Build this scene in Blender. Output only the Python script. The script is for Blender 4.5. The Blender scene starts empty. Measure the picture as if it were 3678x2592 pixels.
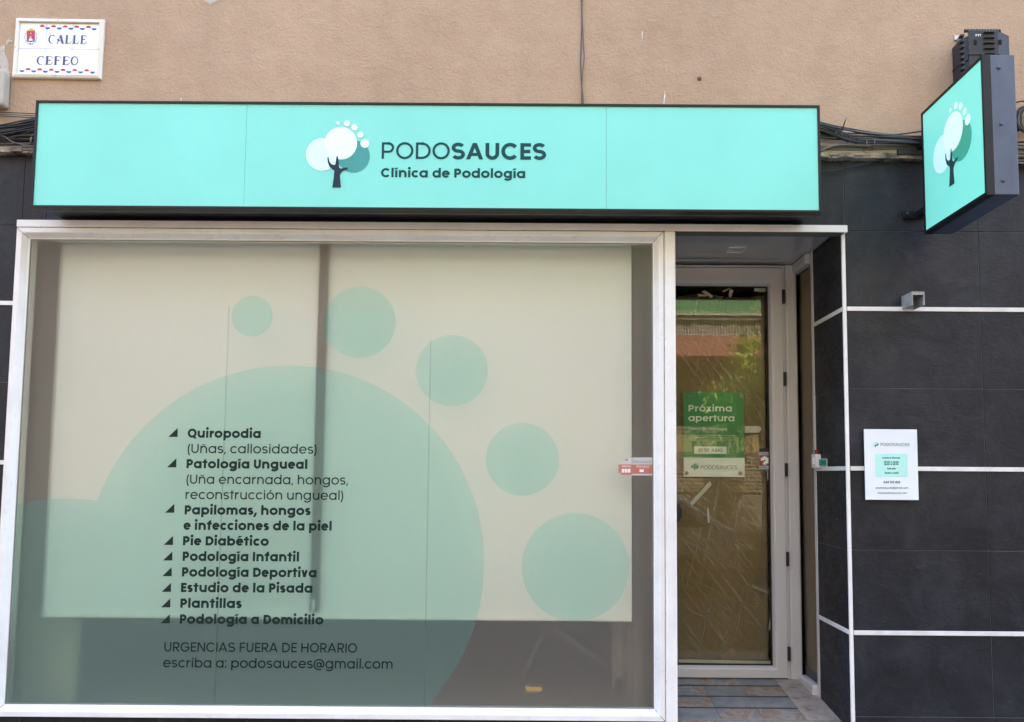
import bpy, bmesh, math, random
from mathutils import Vector, Matrix
random.seed(7)
C = bpy.context.scene.collection
scn = bpy.context.scene
# ================= camera, world, sun, exposure ================================================================
W0, H0 = 3678, 2592
F0, PITCH, YAW, ROLL, CX, CY = 2736.83, .0703576, -.00146458, .00712566, 1952.08, 1513.38
DIST, EYE = 3.70, 1.17                      # camera to facade, camera above the door sill (z = 0)
cp, sp = math.cos(PITCH), math.sin(PITCH); cyw, syw = math.cos(YAW), math.sin(YAW); cr, sr_ = math.cos(ROLL), math.sin(ROLL)
FW = Vector((syw*cp, cyw*cp, sp)); RT0 = Vector((cyw, -syw, 0)); UP0 = RT0.cross(FW)
RT = cr*RT0 + sr_*UP0; UP = -sr_*RT0 + cr*UP0
cam = bpy.data.cameras.new('camera'); camo = bpy.data.objects.new('camera', cam); C.objects.link(camo)
cam.sensor_fit = 'HORIZONTAL'; cam.sensor_width = 36; cam.lens = F0/W0*36
cam.shift_x = (W0/2-CX)/W0; cam.shift_y = (CY-H0/2)/W0; cam.clip_start = .02; cam.clip_end = 500
M = Matrix((RT, UP, -FW)).transposed().to_4x4(); M.translation = Vector((0, -DIST, EYE)); camo.matrix_world = M
scn.camera = camo
SUN_EL, SUN_AZ = 56, 12                     # sun stands behind the building: the facade is in open shade
wd = bpy.data.worlds.new('World'); scn.world = wd; wd.use_nodes = True
nt = wd.node_tree; bg = nt.nodes['Background']; sk = nt.nodes.new('ShaderNodeTexSky'); sk.sky_type = 'NISHITA'
sk.sun_disc = False; sk.sun_elevation = math.radians(SUN_EL); sk.sun_rotation = math.radians(SUN_AZ)
sk.dust_density = 2.5; sk.air_density = 1.0; sk.ozone_density = .6
nt.links.new(sk.outputs[0], bg.inputs[0]); bg.inputs[1].default_value = .15
sl = bpy.data.lights.new('sun', 'SUN'); sl.energy = 2.4; sl.angle = math.radians(.5); sl.color = (1, .955, .89)
so = bpy.data.objects.new('sun', sl); C.objects.link(so)
el, az = math.radians(SUN_EL), math.radians(SUN_AZ)
sd = Vector((math.sin(az)*math.cos(el), math.cos(az)*math.cos(el), math.sin(el)))    # towards the sun
so.rotation_euler = sd.to_track_quat('Z', 'Y').to_euler(); so.location = (2, 8, 14)
scn.view_settings.view_transform = 'Standard'; scn.view_settings.look = 'None'; scn.view_settings.gamma = 1
scn.view_settings.exposure = 3.6
try:
    scn.cycles.use_denoising = True; scn.cycles.denoiser = 'OPENIMAGEDENOISE'; scn.cycles.max_bounces = 10; scn.cycles.transmission_bounces = 8
    scn.cycles.caustics_refractive = True; scn.cycles.caustics_reflective = True; scn.cycles.sample_clamp_indirect = 8
    scn.cycles.transparent_max_bounces = 12; scn.cycles.blur_glossy = .3
except Exception: pass
# ================= measuring helpers: a photo pixel (full size) seen on a real plane ==============================
CAM = Vector((0, -DIST, EYE))
def ray(u, v): return RT*((u-CX)/F0) - UP*((v-CY)/F0) + FW
def at(u, v, y=0.0): d = ray(u, v); return CAM + d*((y-CAM.y)/d.y)
def atx(u, v, x): d = ray(u, v); return CAM + d*((x-CAM.x)/d.x)
def atz(u, v, z): d = ray(u, v); return CAM + d*((z-CAM.z)/d.z)
def PX(u, v, y=0.0): return at(u, v, y).x
def PZ(u, v, y=0.0): return at(u, v, y).z
# ================= mesh helpers ===================================================================================
class MB:
    def __init__(s): s.v = []; s.f = []; s.sm = []
    def add(s, vs, fs, smooth=False):
        n = len(s.v); s.v += [tuple(v) for v in vs]; s.f += [tuple(i+n for i in f) for f in fs]; s.sm += [smooth]*len(fs); return s
    def box(s, x0, x1, y0, y1, z0, z1):
        x0, x1 = sorted((x0, x1)); y0, y1 = sorted((y0, y1)); z0, z1 = sorted((z0, z1))
        return s.add([(x0,y0,z0),(x1,y0,z0),(x1,y1,z0),(x0,y1,z0),(x0,y0,z1),(x1,y0,z1),(x1,y1,z1),(x0,y1,z1)],
              [(0,3,2,1),(4,5,6,7),(0,1,5,4),(1,2,6,5),(2,3,7,6),(3,0,4,7)])
    def tube(s, pts, r, n=8, caps=True, rr=None):
        pts = [Vector(p) for p in pts]; vs = []; fs = []; up = None
        for i, p in enumerate(pts):
            d = (pts[min(i+1, len(pts)-1)] - pts[max(i-1, 0)]).normalized()
            if up is None: up = Vector((0,0,1)) if abs(d.z) < .9 else Vector((1,0,0))
            a = d.cross(up).normalized(); b = a.cross(d).normalized(); up = b
            q = rr[i] if rr else r
            for k in range(n): t = 2*math.pi*k/n; vs.append(p + a*q*math.cos(t) + b*q*math.sin(t))
        for i in range(len(pts)-1):
            for k in range(n): k2 = (k+1) % n; fs.append((i*n+k, i*n+k2, (i+1)*n+k2, (i+1)*n+k))
        s.add(vs, fs, True)
        if caps: m = len(s.v)-len(vs); s.f += [tuple(m+k for k in range(n))[::-1], tuple(m+(len(pts)-1)*n+k for k in range(n))]; s.sm += [False]*2
        return s
    def cyl(s, a, b, r, n=20): return s.tube([a, b], r, n)
    def prism(s, poly, fr, d0, d1):
        """poly: 2-D outline, fr maps (s, t, depth) to space"""
        n = len(poly); vs = [fr(a, b, d0) for a, b in poly] + [fr(a, b, d1) for a, b in poly]
        return s.add(vs, [tuple(range(n)), tuple(range(2*n-1, n-1, -1))] + [(i, (i+1) % n, n+(i+1) % n, n+i) for i in range(n)])
    def build(s, name, mat, parent=None, bevel=0, seg=2, smooth=False, recalc=True):
        me = bpy.data.meshes.new(name); me.from_pydata(s.v, [], s.f); me.materials.append(mat)
        me.polygons.foreach_set('use_smooth', [bool(q or smooth) for q in s.sm]); me.update()
        if recalc:
            bm = bmesh.new(); bm.from_mesh(me); bmesh.ops.recalc_face_normals(bm, faces=bm.faces); bm.to_mesh(me); bm.free()
        o = bpy.data.objects.new(name, me); C.objects.link(o)
        if parent:
            o.parent = parent; par = parent; off = Vector((0,0,0))
            while par: off += par.location; par = par.parent
            me.transform(Matrix.Translation(-off))
        if bevel:
            m = o.modifiers.new('bevel', 'BEVEL'); m.width = bevel; m.segments = seg; m.limit_method = 'ANGLE'; m.angle_limit = .6
        return o
def tag(o, label=None, cat=None, group=None, kind=None):
    if label: o['label'] = label
    if cat: o['category'] = cat
    if group: o['group'] = group
    if kind: o['kind'] = kind
    return o
def thing(name, label, cat, loc, group=None):
    o = bpy.data.objects.new(name, None); C.objects.link(o); o.location = loc; o.empty_display_size = .05
    return tag(o, label, cat, group)
def ring(fr_pts, prof, plane):
    """mitred frame: fr_pts (s0,s1,t0,t1) outer rectangle; prof list of (inset, depth); plane(s,t,depth) -> point"""
    s0, s1, t0, t1 = fr_pts; b = MB(); n = len(prof); vs = []
    for i, d in prof: vs += [plane(s0+i, t0+i, d), plane(s1-i, t0+i, d), plane(s1-i, t1-i, d), plane(s0+i, t1-i, d)]
    fs = []
    for k in range(n):
        k2 = (k+1) % n
        for c in range(4): c2 = (c+1) % 4; fs.append((k*4+c, k*4+c2, k2*4+c2, k2*4+c))
    return b.add(vs, fs)
# ================= materials =====================================================================================
def mat(name, col, rough=.5, metal=0, spec=.5, **kw):
    m = bpy.data.materials.new(name); m.use_nodes = True; b = m.node_tree.nodes['Principled BSDF']
    b.inputs['Base Color'].default_value = (*col, 1); b.inputs['Roughness'].default_value = rough
    b.inputs['Metallic'].default_value = metal; b.inputs['Specular IOR Level'].default_value = spec
    for k, v in kw.items(): b.inputs[k.replace('_', ' ')].default_value = v
    return m
def N(m, t, **kw):
    n = m.node_tree.nodes.new(t)
    for k, v in kw.items():
        if hasattr(n, k): setattr(n, k, v)
        else: n.inputs[k.replace('_', ' ')].default_value = v
    return n
def L(m, a, b): m.node_tree.links.new(a, b)
def bsdf(m): return m.node_tree.nodes['Principled BSDF']
def coords(m, scale=(1,1,1)):
    t = N(m, 'ShaderNodeTexCoord'); g = N(m, 'ShaderNodeMapping'); g.inputs['Scale'].default_value = scale
    L(m, t.outputs['Object'], g.inputs['Vector']); return g.outputs[0]
def noise(m, vec, sc, det=4, rough=.55, dist=0):
    n = N(m, 'ShaderNodeTexNoise'); n.inputs['Scale'].default_value = sc; n.inputs['Detail'].default_value = det
    n.inputs['Roughness'].default_value = rough; n.inputs['Distortion'].default_value = dist; L(m, vec, n.inputs['Vector']); return n.outputs['Fac']
def ramp(m, fac, stops, interp='LINEAR'):
    r = N(m, 'ShaderNodeValToRGB'); L(m, fac, r.inputs[0]); e = r.color_ramp.elements; r.color_ramp.interpolation = interp
    while len(e) < len(stops): e.new(.5)
    for i, (p, c) in enumerate(stops): e[i].position = p; e[i].color = (*c, 1) if len(c) == 3 else c
    return r.outputs[0]
def bump(m, h, strength=.3, dist=.002, prev=None):
    b = N(m, 'ShaderNodeBump'); b.inputs['Strength'].default_value = strength; b.inputs['Distance'].default_value = dist
    L(m, h, b.inputs['Height'])
    if prev: L(m, prev, b.inputs['Normal'])
    L(m, b.outputs[0], bsdf(m).inputs['Normal']); return b.outputs[0]
def mixc(m, fac, a, b, mode='MIX'):
    x = N(m, 'ShaderNodeMix'); x.data_type = 'RGBA'; x.blend_type = mode
    for i, q in ((6, a), (7, b)):
        if isinstance(q, tuple): x.inputs[i].default_value = (*q, 1)
        else: L(m, q, x.inputs[i])
    if isinstance(fac, float): x.inputs[0].default_value = fac
    else: L(m, fac, x.inputs[0])
    return x.outputs[2]

# plaster: worm-like trowelled grain, faint cloudy soiling
m_stucco = mat('stucco', (.50,.35,.255), .92, spec=.15)
v = coords(m_stucco)
big = noise(m_stucco, v, 1.1, 4); mid = noise(m_stucco, v, 9, 5)
c1 = ramp(m_stucco, big, [(.28,(.34,.24,.162)),(.5,(.415,.298,.203)),(.74,(.475,.347,.240))])
stk = noise(m_stucco, coords(m_stucco, (3.2,1,.35)), 1.6, 5, .6)
c1 = mixc(m_stucco, ramp(m_stucco, stk, [(.50,(0,0,0)),(.75,(.55,)*3)]), c1, (.34,.25,.175))
c2 = mixc(m_stucco, .35, c1, ramp(m_stucco, mid, [(.3,(.39,.27,.175)),(.7,(.50,.36,.245))]))
fine = noise(m_stucco, v, 75, 2, .5, .9)
L(m_stucco, mixc(m_stucco, .12, c2, ramp(m_stucco, fine, [(.36,(.33,.23,.15)),(.5,(.42,.30,.20)),(.64,(.50,.37,.26))])), bsdf(m_stucco).inputs['Base Color'])
nb = bump(m_stucco, fine, .75, .005); bump(m_stucco, noise(m_stucco, v, 6, 3), .5, .02, nb)
# slate-look porcelain
m_slate = mat('slate_tile', (.03,.033,.04), .46, spec=.30)
v = coords(m_slate); n1 = noise(m_slate, v, 4.5, 8, .62, .6); n2 = noise(m_slate, coords(m_slate,(1,1,2.2)), 17, 6, .6, 1.2)
vein = noise(m_slate, v, 3.1, 5, .6, 2.2)
vr = ramp(m_slate, vein, [(.488,(0,0,0)),(.499,(1,1,1)),(.510,(0,0,0))])
base = ramp(m_slate, n1, [(.28,(.005,.0063,.0098)),(.5,(.0118,.0140,.0200)),(.72,(.025,.0285,.037))])
msk = ramp(m_slate, n2, [(.55,(0,0,0)),(.75,(.35,.35,.35))])
mm = N(m_slate, 'ShaderNodeMath', operation='MULTIPLY'); L(m_slate, vr, mm.inputs[0]); L(m_slate, msk, mm.inputs[1])
geo = N(m_slate, 'ShaderNodeNewGeometry'); isl = ramp(m_slate, geo.outputs['Random Per Island'], [(0,(.62,.62,.62)),(1,(1.0,1.0,1.0))])
dust = ramp(m_slate, noise(m_slate, coords(m_slate,(1,1,.6)), 2.3, 6, .65), [(.5,(0,0,0)),(.8,(.22,)*3)])
base = mixc(m_slate, 1.0, base, isl, 'MULTIPLY'); base = mixc(m_slate, dust, base, (.10,.095,.085))
L(m_slate, mixc(m_slate, mm.outputs[0], base, (.16,.16,.16)), bsdf(m_slate).inputs['Base Color'])
L(m_slate, ramp(m_slate, n2, [(.3,(.40,)*3),(.7,(.60,)*3)]), bsdf(m_slate).inputs['Roughness'])
nb = bump(m_slate, n2, .45, .004); bump(m_slate, n1, .5, .010, nb)
m_grout = mat('grout', (.012,.012,.013), .9); m_grout_l = mat('grout_light', (.13,.13,.13), .9)
m_alu = mat('white_lacquered_aluminium', (.76,.765,.76), .32)
v = coords(m_alu); L(m_alu, ramp(m_alu, noise(m_alu, v, 5, 5), [(.3,(.70,.685,.66)),(.6,(.775,.765,.74))]), bsdf(m_alu).inputs['Base Color'])
L(m_alu, ramp(m_alu, noise(m_alu, v, 22, 4), [(.35,(.26,)*3),(.7,(.42,)*3)]), bsdf(m_alu).inputs['Roughness'])
m_alu_shade = mat('recess_shaded_aluminium', (.56,.55,.55), .34)  # white door profiles greyed: shade of the recess put into the colour
m_strip = mat('white_pvc_strip', (.70,.69,.67), .4)
v = coords(m_strip); L(m_strip, ramp(m_strip, noise(m_strip, v, 14, 5), [(.3,(.60,.585,.56)),(.65,(.74,.73,.71))]), bsdf(m_strip).inputs['Base Color'])
m_black = mat('black_powder_coat', (.007,.008,.009), .45, spec=.3)
m_blackm = mat('black_plastic', (.014,.014,.015), .6); bump(m_blackm, noise(m_blackm, coords(m_blackm), 60, 3), .2, .002)
m_gasket = mat('rubber_gasket', (.01,.01,.01), .6)
m_steel = mat('zinc_steel', (.45,.45,.46), .38, 1)
def film(name, col, rough=.33, spec=.5, glow=0):
    m = mat(name, col, rough, spec=spec)
    if glow: bsdf(m).inputs['Emission Color'].default_value = (*col, 1); bsdf(m).inputs['Emission Strength'].default_value = glow
    v = coords(m); q = noise(m, v, 1.6, 3)
    L(m, ramp(m, q, [(.3, tuple(c*.94 for c in col)), (.7, tuple(min(1,c*1.02) for c in col))]), bsdf(m).inputs['Base Color']); return m
G1, G2 = .0, .022      # backlight of the long sign and of the projecting sign
m_mint = film('mint_acrylic', (.200,.685,.590), glow=G1); m_mint2 = film('mint_acrylic_lit', (.225,.76,.60), glow=G2)
m_pale = film('pale_vinyl', (.72,.88,.88), glow=G1); m_pale2 = film('paler_vinyl', (.62,.88,.87), glow=G1)
m_pale_b = film('pale_vinyl_lit', (.72,.88,.86), glow=G2); m_pale2_b = film('paler_vinyl_lit', (.60,.88,.83), glow=G2); m_teal_b = film('teal_leaf_lit', (.055,.36,.25), glow=G2); m_navy_b = film('trunk_vinyl_lit', (.02,.05,.055), glow=G2)
m_teal = film('teal_vinyl', (.055,.30,.285), spec=.3); m_dkteal = film('dark_teal_vinyl', (.010,.060,.068), .5, spec=.16); m_navy = film('slate_blue_vinyl', (.018,.032,.055), .5, spec=.18)
m_ink = film('dark_green_ink', (.010,.024,.021), .6, spec=.15)
m_white = mat('white_plastic', (.72,.72,.70), .45); m_cream = mat('cream_plastic_frame', (.68,.63,.53), .4)
def emi(name, col, s, base=(0,0,0)):
    m = mat(name, base, .4); b = bsdf(m); b.inputs['Emission Color'].default_value = (*col,1); b.inputs['Emission Strength'].default_value = s; return m
# clear pane: fresnel reflection over see-through (both faces of a sheet folded into one surface)
def clear(name, tint=(.95,.97,.95), ior=1.62, rough=0.0, wav=0):
    m = bpy.data.materials.new(name); m.use_nodes = True; t = m.node_tree; t.nodes.clear()
    o = t.nodes.new('ShaderNodeOutputMaterial'); a = t.nodes.new('ShaderNodeBsdfTransparent'); g = t.nodes.new('ShaderNodeBsdfGlossy')
    fz = t.nodes.new('ShaderNodeFresnel'); mx = t.nodes.new('ShaderNodeMixShader'); a.inputs[0].default_value = (*tint,1)
    g.inputs['Roughness'].default_value = rough; fz.inputs[0].default_value = ior
    t.links.new(fz.outputs[0], mx.inputs[0]); t.links.new(a.outputs[0], mx.inputs[1]); t.links.new(g.outputs[0], mx.inputs[2]); t.links.new(mx.outputs[0], o.inputs[0])
    if wav:
        c = t.nodes.new('ShaderNodeTexCoord'); nz = t.nodes.new('ShaderNodeTexNoise'); nz.inputs['Scale'].default_value = 1.3; nz.inputs['Detail'].default_value = 1
        b = t.nodes.new('ShaderNodeBump'); b.inputs['Strength'].default_value = wav; b.inputs['Distance'].default_value = .004
        t.links.new(c.outputs['Object'], nz.inputs[0]); t.links.new(nz.outputs[0], b.inputs['Height']); t.links.new(b.outputs[0], g.inputs['Normal'])
    return m
m_glass = clear('door_glass', wav=.02); m_sideglass = clear('side_glass', (.90,.84,.56), 1.5)
# frosted sheet: blurs what stands behind it and scatters some light itself
def frosted(name, tcol, dcol, k, rough):
    m = bpy.data.materials.new(name); m.use_nodes = True; t = m.node_tree; t.nodes.clear()
    o = t.nodes.new('ShaderNodeOutputMaterial'); rf = t.nodes.new('ShaderNodeBsdfRefraction'); rf.inputs['Color'].default_value = (*tcol,1)
    rf.inputs['Roughness'].default_value = rough; rf.inputs['IOR'].default_value = 1.12
    df = t.nodes.new('ShaderNodeBsdfDiffuse'); df.inputs[0].default_value = (*dcol,1)
    tr = t.nodes.new('ShaderNodeBsdfTransparent'); tr.inputs[0].default_value = (*tcol,1)
    m0 = t.nodes.new('ShaderNodeMixShader'); m0.inputs[0].default_value = .55
    t.links.new(rf.outputs[0], m0.inputs[1]); t.links.new(tr.outputs[0], m0.inputs[2])
    mx = t.nodes.new('ShaderNodeMixShader'); mx.inputs[0].default_value = k
    gl = t.nodes.new('ShaderNodeBsdfGlossy'); gl.inputs['Roughness'].default_value = .22; fz = t.nodes.new('ShaderNodeFresnel'); fz.inputs[0].default_value = 1.3
    m2 = t.nodes.new('ShaderNodeMixShader')
    t.links.new(m0.outputs[0], mx.inputs[1]); t.links.new(df.outputs[0], mx.inputs[2])
    t.links.new(fz.outputs[0], m2.inputs[0]); t.links.new(mx.outputs[0], m2.inputs[1]); t.links.new(gl.outputs[0], m2.inputs[2]); t.links.new(m2.outputs[0], o.inputs[0])
    return m
m_frost = frosted('frosted_film', (.975,.99,.985), (.66,.625,.55), .14, .28)
def tint(name, col, dcol, k):
    m = bpy.data.materials.new(name); m.use_nodes = True; t = m.node_tree; t.nodes.clear()
    o = t.nodes.new('ShaderNodeOutputMaterial'); a = t.nodes.new('ShaderNodeBsdfTransparent'); a.inputs[0].default_value = (*col,1)
    d = t.nodes.new('ShaderNodeBsdfDiffuse'); d.inputs[0].default_value = (*dcol,1); mx = t.nodes.new('ShaderNodeMixShader'); mx.inputs[0].default_value = k
    t.links.new(a.outputs[0], mx.inputs[1]); t.links.new(d.outputs[0], mx.inputs[2]); t.links.new(mx.outputs[0], o.inputs[0]); return m
m_circle = tint('mint_translucent_vinyl', (.795,.95,.92), (.46,.70,.64), .08)
m_seam = tint('film_seam', (.935,.95,.94), (.4,.45,.42), .03)
# ================= lettering =====================================================================================
# ---- monoline geometric lettering: strokes as centre lines, widened to ribbons -------------------------------
def arc(cx,cy,rx,ry,a0,a1,n=None):
    n=n or max(6,int(abs(a1-a0)/9))
    return [(cx+rx*math.cos(math.radians(a0+(a1-a0)*i/n)),cy+ry*math.sin(math.radians(a0+(a1-a0)*i/n))) for i in range(n+1)]
def glyph(c,w):
    """strokes [(points, kind)], advance; kind r = round-normal ribbon, h = ribbon cut level at its ends, p = filled polygon"""
    X,Cp,A,D=.55,.70,.745,-.20; h=w/2; o=.01
    sb=.080-w*.17; sr=.046-w*.12; Rr=.262+w*.25; Wn=.41+w*.9; S=[]
    r=lambda p,ww=w:S.append((p,'r',ww)); hh=lambda p,ww=None:S.append((p,'h',ww or w))
    acc={'á':'a','é':'e','í':'i','ó':'o','ú':'u','ñ':'n'}
    if c in acc:
        b=acc[c]; st,ad=glyph('ı' if b=='i' else b,w); m=ad/2
        if c=='ñ': st=st+[([(m-.12,X+.07),(m-.07,X+.115),(m,X+.09),(m+.07,X+.065),(m+.12,X+.11)],'r',w*.6)]
        else: st=st+[([(m-.02-w*.3,X+.06),(m+.05,X+.19)],'h',w*.95)]
        return st,ad
    if c==' ': return [],.25
    if c in 'aqdbpg':
        R=Rr; cx=(sr+R) if c in 'aqdg' else (sb+R); cy=X/2
        r(arc(cx,cy,R-h,X/2+o-h,0,360,36)); xs=cx+R-h if c in 'aqdg' else cx-R+h
        if c=='a': r([(xs,0),(xs,X)])
        if c=='d': r([(xs,0),(xs,A)])
        if c=='b': r([(xs,0),(xs,A)])
        if c in 'qp': r([(xs,D),(xs,X)])
        if c=='g': r([(xs,X),(xs,.0)]+arc(xs-(R-h),.0,R-h,-(D-.02)-h,0,-155,14))
        return S,2*R+sb+sr
    if c=='o': r(arc(sr+Rr+.006,X/2,Rr+.006-h,X/2+o-h,0,360,36)); return S,2*Rr+.012+2*sr
    if c=='c': r(arc(sr+.28,X/2,.28-h,X/2+o-h,42,318,28)); return S,.52+sr+sr*.6
    if c=='e': r(arc(sr+.28,X/2,.28-h,X/2+o-h,0,322,32)); r([(sr+w*.6,X/2-.0+w*.05),(sr+.56-w*.02,X/2+w*.05)],w*.82); return S,.56+2*sr
    if c=='ı': r([(sb+h,0),(sb+h,X)]); return S,w+2*sb
    if c=='i':
        r([(sb+h,0),(sb+h,X)]); q=w*.62; r(arc(sb+h,X+.06+q,q*.5,q*.5,0,360,12),q); return S,w+2*sb
    if c=='l': r([(sb+h,0),(sb+h,A)]); return S,w+2*sb
    if c in 'nh':
        W=Wn; R=(W-w)/2
        r([(sb+h,0),(sb+h,X if c=='n' else A)]); r(arc(sb+h+R,X+o-h-R*1.0,R,R,172,0,14)+[(sb+h+2*R,0)]); return S,W+2*sb
    if c=='m':
        W=.74+w*.7; R=(W-w)/4
        r([(sb+h,0),(sb+h,X)])
        for k in (0,1): r(arc(sb+h+R+2*R*k,X+o-h-R*1.05,R,R*1.05,172,0,14)+[(sb+h+2*R*(k+1),0)])
        return S,W+2*sb
    if c=='u':
        W=Wn; R=(W-w)/2
        r([(sb+h+2*R,0),(sb+h+2*R,X)]); r([(sb+h,X)]+arc(sb+h+R,R-o+h,R,R,180,352,14)); return S,W+2*sb
    if c=='r': r([(sb+h,0),(sb+h,X)]); r(arc(sb+h+.24,X-h-.22,.24,.22,172,88,8)); return S,.30+w*.3+sb
    if c=='s' or c=='S':
        H=X if c=='s' else Cp; W=.43 if c=='s' else .54; cx=sr+W/2
        a=(H+2*o-w)/4; ya=H+o-h-a; yb=-o+h+a; rx=W/2-h
        r(arc(cx,ya,rx*.97,a,28,270,20)+arc(cx,yb,rx,a,90,-152,20)[1:]); return S,W+2*sr
    if c=='t': x=sr*.5+.11+h; r([(x,0),(x,.69)]); r([(sr*.4,X-w*.4),(x+h+.10,X-w*.4)],w*.8); return S,x+h+.11+sr*.4
    if c=='f': x=sr*.5+.10+h; r([(x,0),(x,A-.14)]+arc(x+.14,A-.14-h+.01,.14,.13,180,85,8)); r([(sr*.4,X-w*.4),(x+h+.11,X-w*.4)],w*.8); return S,x+h+.13
    if c in 'vwxVWyz':
        H=Cp if c.isupper() else X; W={'v':.52,'x':.50,'w':.80,'V':.68,'W':1.02,'y':.52,'z':.45}[c]; s=.012
        if c in 'vV': hh([(s+h*1.1,H),(W/2,0)]); hh([(W-s-h*1.1,H),(W/2,0)])
        elif c in 'wW':
            q=W/4
            for a,b in ((0+h,q),(2*q,q),(2*q,3*q),(W-h,3*q)): hh([(s+a,H),(s+b,0)])
        elif c=='x': hh([(s+h*1.2,H),(W-s-h*1.2,0)]); hh([(W-s-h*1.2,H),(s+h*1.2,0)])
        elif c=='y': hh([(s+h*1.1,H),(W/2+.01,.02)]); hh([(W-s-h*1.1,H),(W/2-.13,D)])
        else: r([(.03,H-h*.9),(W-.03,H-h*.9)],w*.9); r([(.03,h*.9),(W-.03,h*.9)],w*.9); hh([(W-.04-h*1.2,H-w*.6),(.04+h*1.2,w*.6)])
        return S,W+2*s
    if c=='A': W=.70; hh([(.01+h*1.1,0),(W/2,Cp)]); hh([(W-.01-h*1.1,0),(W/2,Cp)]); r([(W*.22,.19+h*.3),(W*.78,.19+h*.3)],w*.85); return S,W+.02
    if c in 'BPR':
        W=.50 if c!='B' else .52; a=(Cp-w)/2 if c=='B' else .40-h
        st=sb+h; r([(st,0),(st,Cp)])
        yt=Cp-h; ym=Cp/2+.01 if c=='B' else Cp-.40; q=(yt-ym)/2; xr=sb+W-h
        r([(st,yt),(xr-q,yt)]+arc(xr-q,ym+q,q,q,90,-90,14)+[(st,ym)])
        if c=='B': q2=(ym-h)/2; r([(st,ym),(xr+.03-q2,ym)]+arc(xr+.03-q2,h+q2,q2,q2,90,-90,14)+[(st,h)])
        if c=='R': hh([(sb+W*.45,ym),(sb+W-h*.9,0)])
        return S,W+sb+sr+.01
    if c in 'CGOQ':
        W=.70; cx=sr+W/2; R=W/2-h; Ry=Cp/2+o-h; cy=Cp/2
        if c=='C': r(arc(cx,cy,R,Ry,40,320,32)); return S,W-.01+sr*1.2
        if c=='G': r(arc(cx,cy,R,Ry,40,358,36)); r([(cx+.02,cy-h*.2),(cx+R+h,cy-h*.2)]); return S,W+2*sr
        r(arc(cx,cy,R,Ry,0,360,44))
        if c=='Q': hh([(cx+.07,.17),(cx+.27,-.07)])
        return S,W+2*sr
    if c=='D': W=.60; R=Cp/2-h; r([(sb+h,0),(sb+h,Cp)]); r([(sb+h,Cp-h),(sb+W-R-h,Cp-h)]+arc(sb+W-R-h,Cp/2,R,R,90,-90,20)+[(sb+h,h)]); return S,W+sb+sr
    if c in 'EFL':
        W=.42 if c!='L' else .40; st=sb+h; r([(st,0),(st,Cp)])
        if c in 'EF': r([(st,Cp-h),(sb+W,Cp-h)]); r([(st,Cp/2),(sb+W-.03,Cp/2)])
        if c in 'EL': r([(st,h),(sb+W,h)])
        return S,W+sb+.03
    if c=='H': W=.56; r([(sb+h,0),(sb+h,Cp)]); r([(sb+W-h,0),(sb+W-h,Cp)]); r([(sb+h,Cp/2),(sb+W-h,Cp/2)]); return S,W+2*sb
    if c=='I': r([(sb+h,0),(sb+h,Cp)]); return S,w+2*sb
    if c=='J': R=.17; x=.03+2*R+h; r([(x,Cp),(x,R+h-.01)]+arc(x-R,R+h-.01,R,R,0,-165,14)); return S,x+h+sb
    if c=='N': W=.58; r([(sb+h,0),(sb+h,Cp)]); r([(sb+W-h,0),(sb+W-h,Cp)]); hh([(sb+h*1.3,Cp),(sb+W-h*1.3,0)]); return S,W+2*sb
    if c=='M': W=.70; r([(sb+h,0),(sb+h,Cp)]); r([(sb+W-h,0),(sb+W-h,Cp)]); hh([(sb+h*1.3,Cp),(sb+W/2,.08)]); hh([(sb+W-h*1.3,Cp),(sb+W/2,.08)]); return S,W+2*sb
    if c=='T': W=.52; r([(.02,Cp-h),(W-.02,Cp-h)]); r([(W/2,0),(W/2,Cp)]); return S,W
    if c=='U': W=.54; R=W/2-h; r([(sb+h,Cp)]+arc(sb+W/2,R+h-o,R,R,180,360,20)+[(sb+W-h,Cp)]); return S,W+2*sb
    if c=='K': r([(sb+h,0),(sb+h,Cp)]); hh([(sb+w,Cp*.42),(sb+.48,Cp)]); hh([(sb+w+.05,Cp*.5),(sb+.50,0)]); return S,.55+sb
    if c=='0': r(arc(sr+.27,Cp/2,.27-h,Cp/2+o-h,0,360,36)); return S,.54+2*sr
    if c=='1': x=.24; r([(x,0),(x,Cp)]); r([(x,Cp-h),(.07,Cp-h)]); return S,x+h+sb
    if c=='2': R=.23; r(arc(.04+R,Cp-R-h+o,R-h*.3,R,165,-28,16)+[(.10,h*1.2)]); r([(.045,h),(.50,h)]); return S,.54
    if c=='3':
        q=(Cp-w)/4; r(arc(.25,Cp-h-q,.19,q,150,-90,16)); r(arc(.25,h+q,.22,q,90,-155,16)); return S,.53
    if c=='4': r([(.40,0),(.40,Cp)]); hh([(.38,Cp),(.09,.18)]); r([(.03,.17+h*.2),(.53,.17+h*.2)]); return S,.56
    if c in '69':
        P=arc(.28,.22,.23-h*.2,.23-h,0,360,28); Q=[(.07+h*.6,.24),(.10+h*.6,.40),(.19,.55),(.30+h*.4,Cp-.01)]
        if c=='9': P=[(.56-x,Cp-y) for x,y in P]; Q=[(.56-x,Cp-y) for x,y in Q]
        r(P); r(Q); return S,.56
    if c in '.:,':
        q=w*.62; x=sr+q
        if c!=',': r(arc(x,q,q*.5,q*.5,0,360,12),q)
        if c==':': r(arc(x,X-q,q*.5,q*.5,0,360,12),q)
        if c==',': hh([(x+w*.25,w*.95),(x-w*.45,-w*.9)],w*.9)
        return S,2*q+2*sr
    if c=='(' : r(arc(.36,.27,.28,.56,128,232,16),w*.95); return S,.24
    if c==')' : r(arc(-.12,.27,.28,.56,52,-52,16),w*.95); return S,.24
    if c=='/': hh([(.03,-.08),(.33,.78)]); return S,.36
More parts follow.
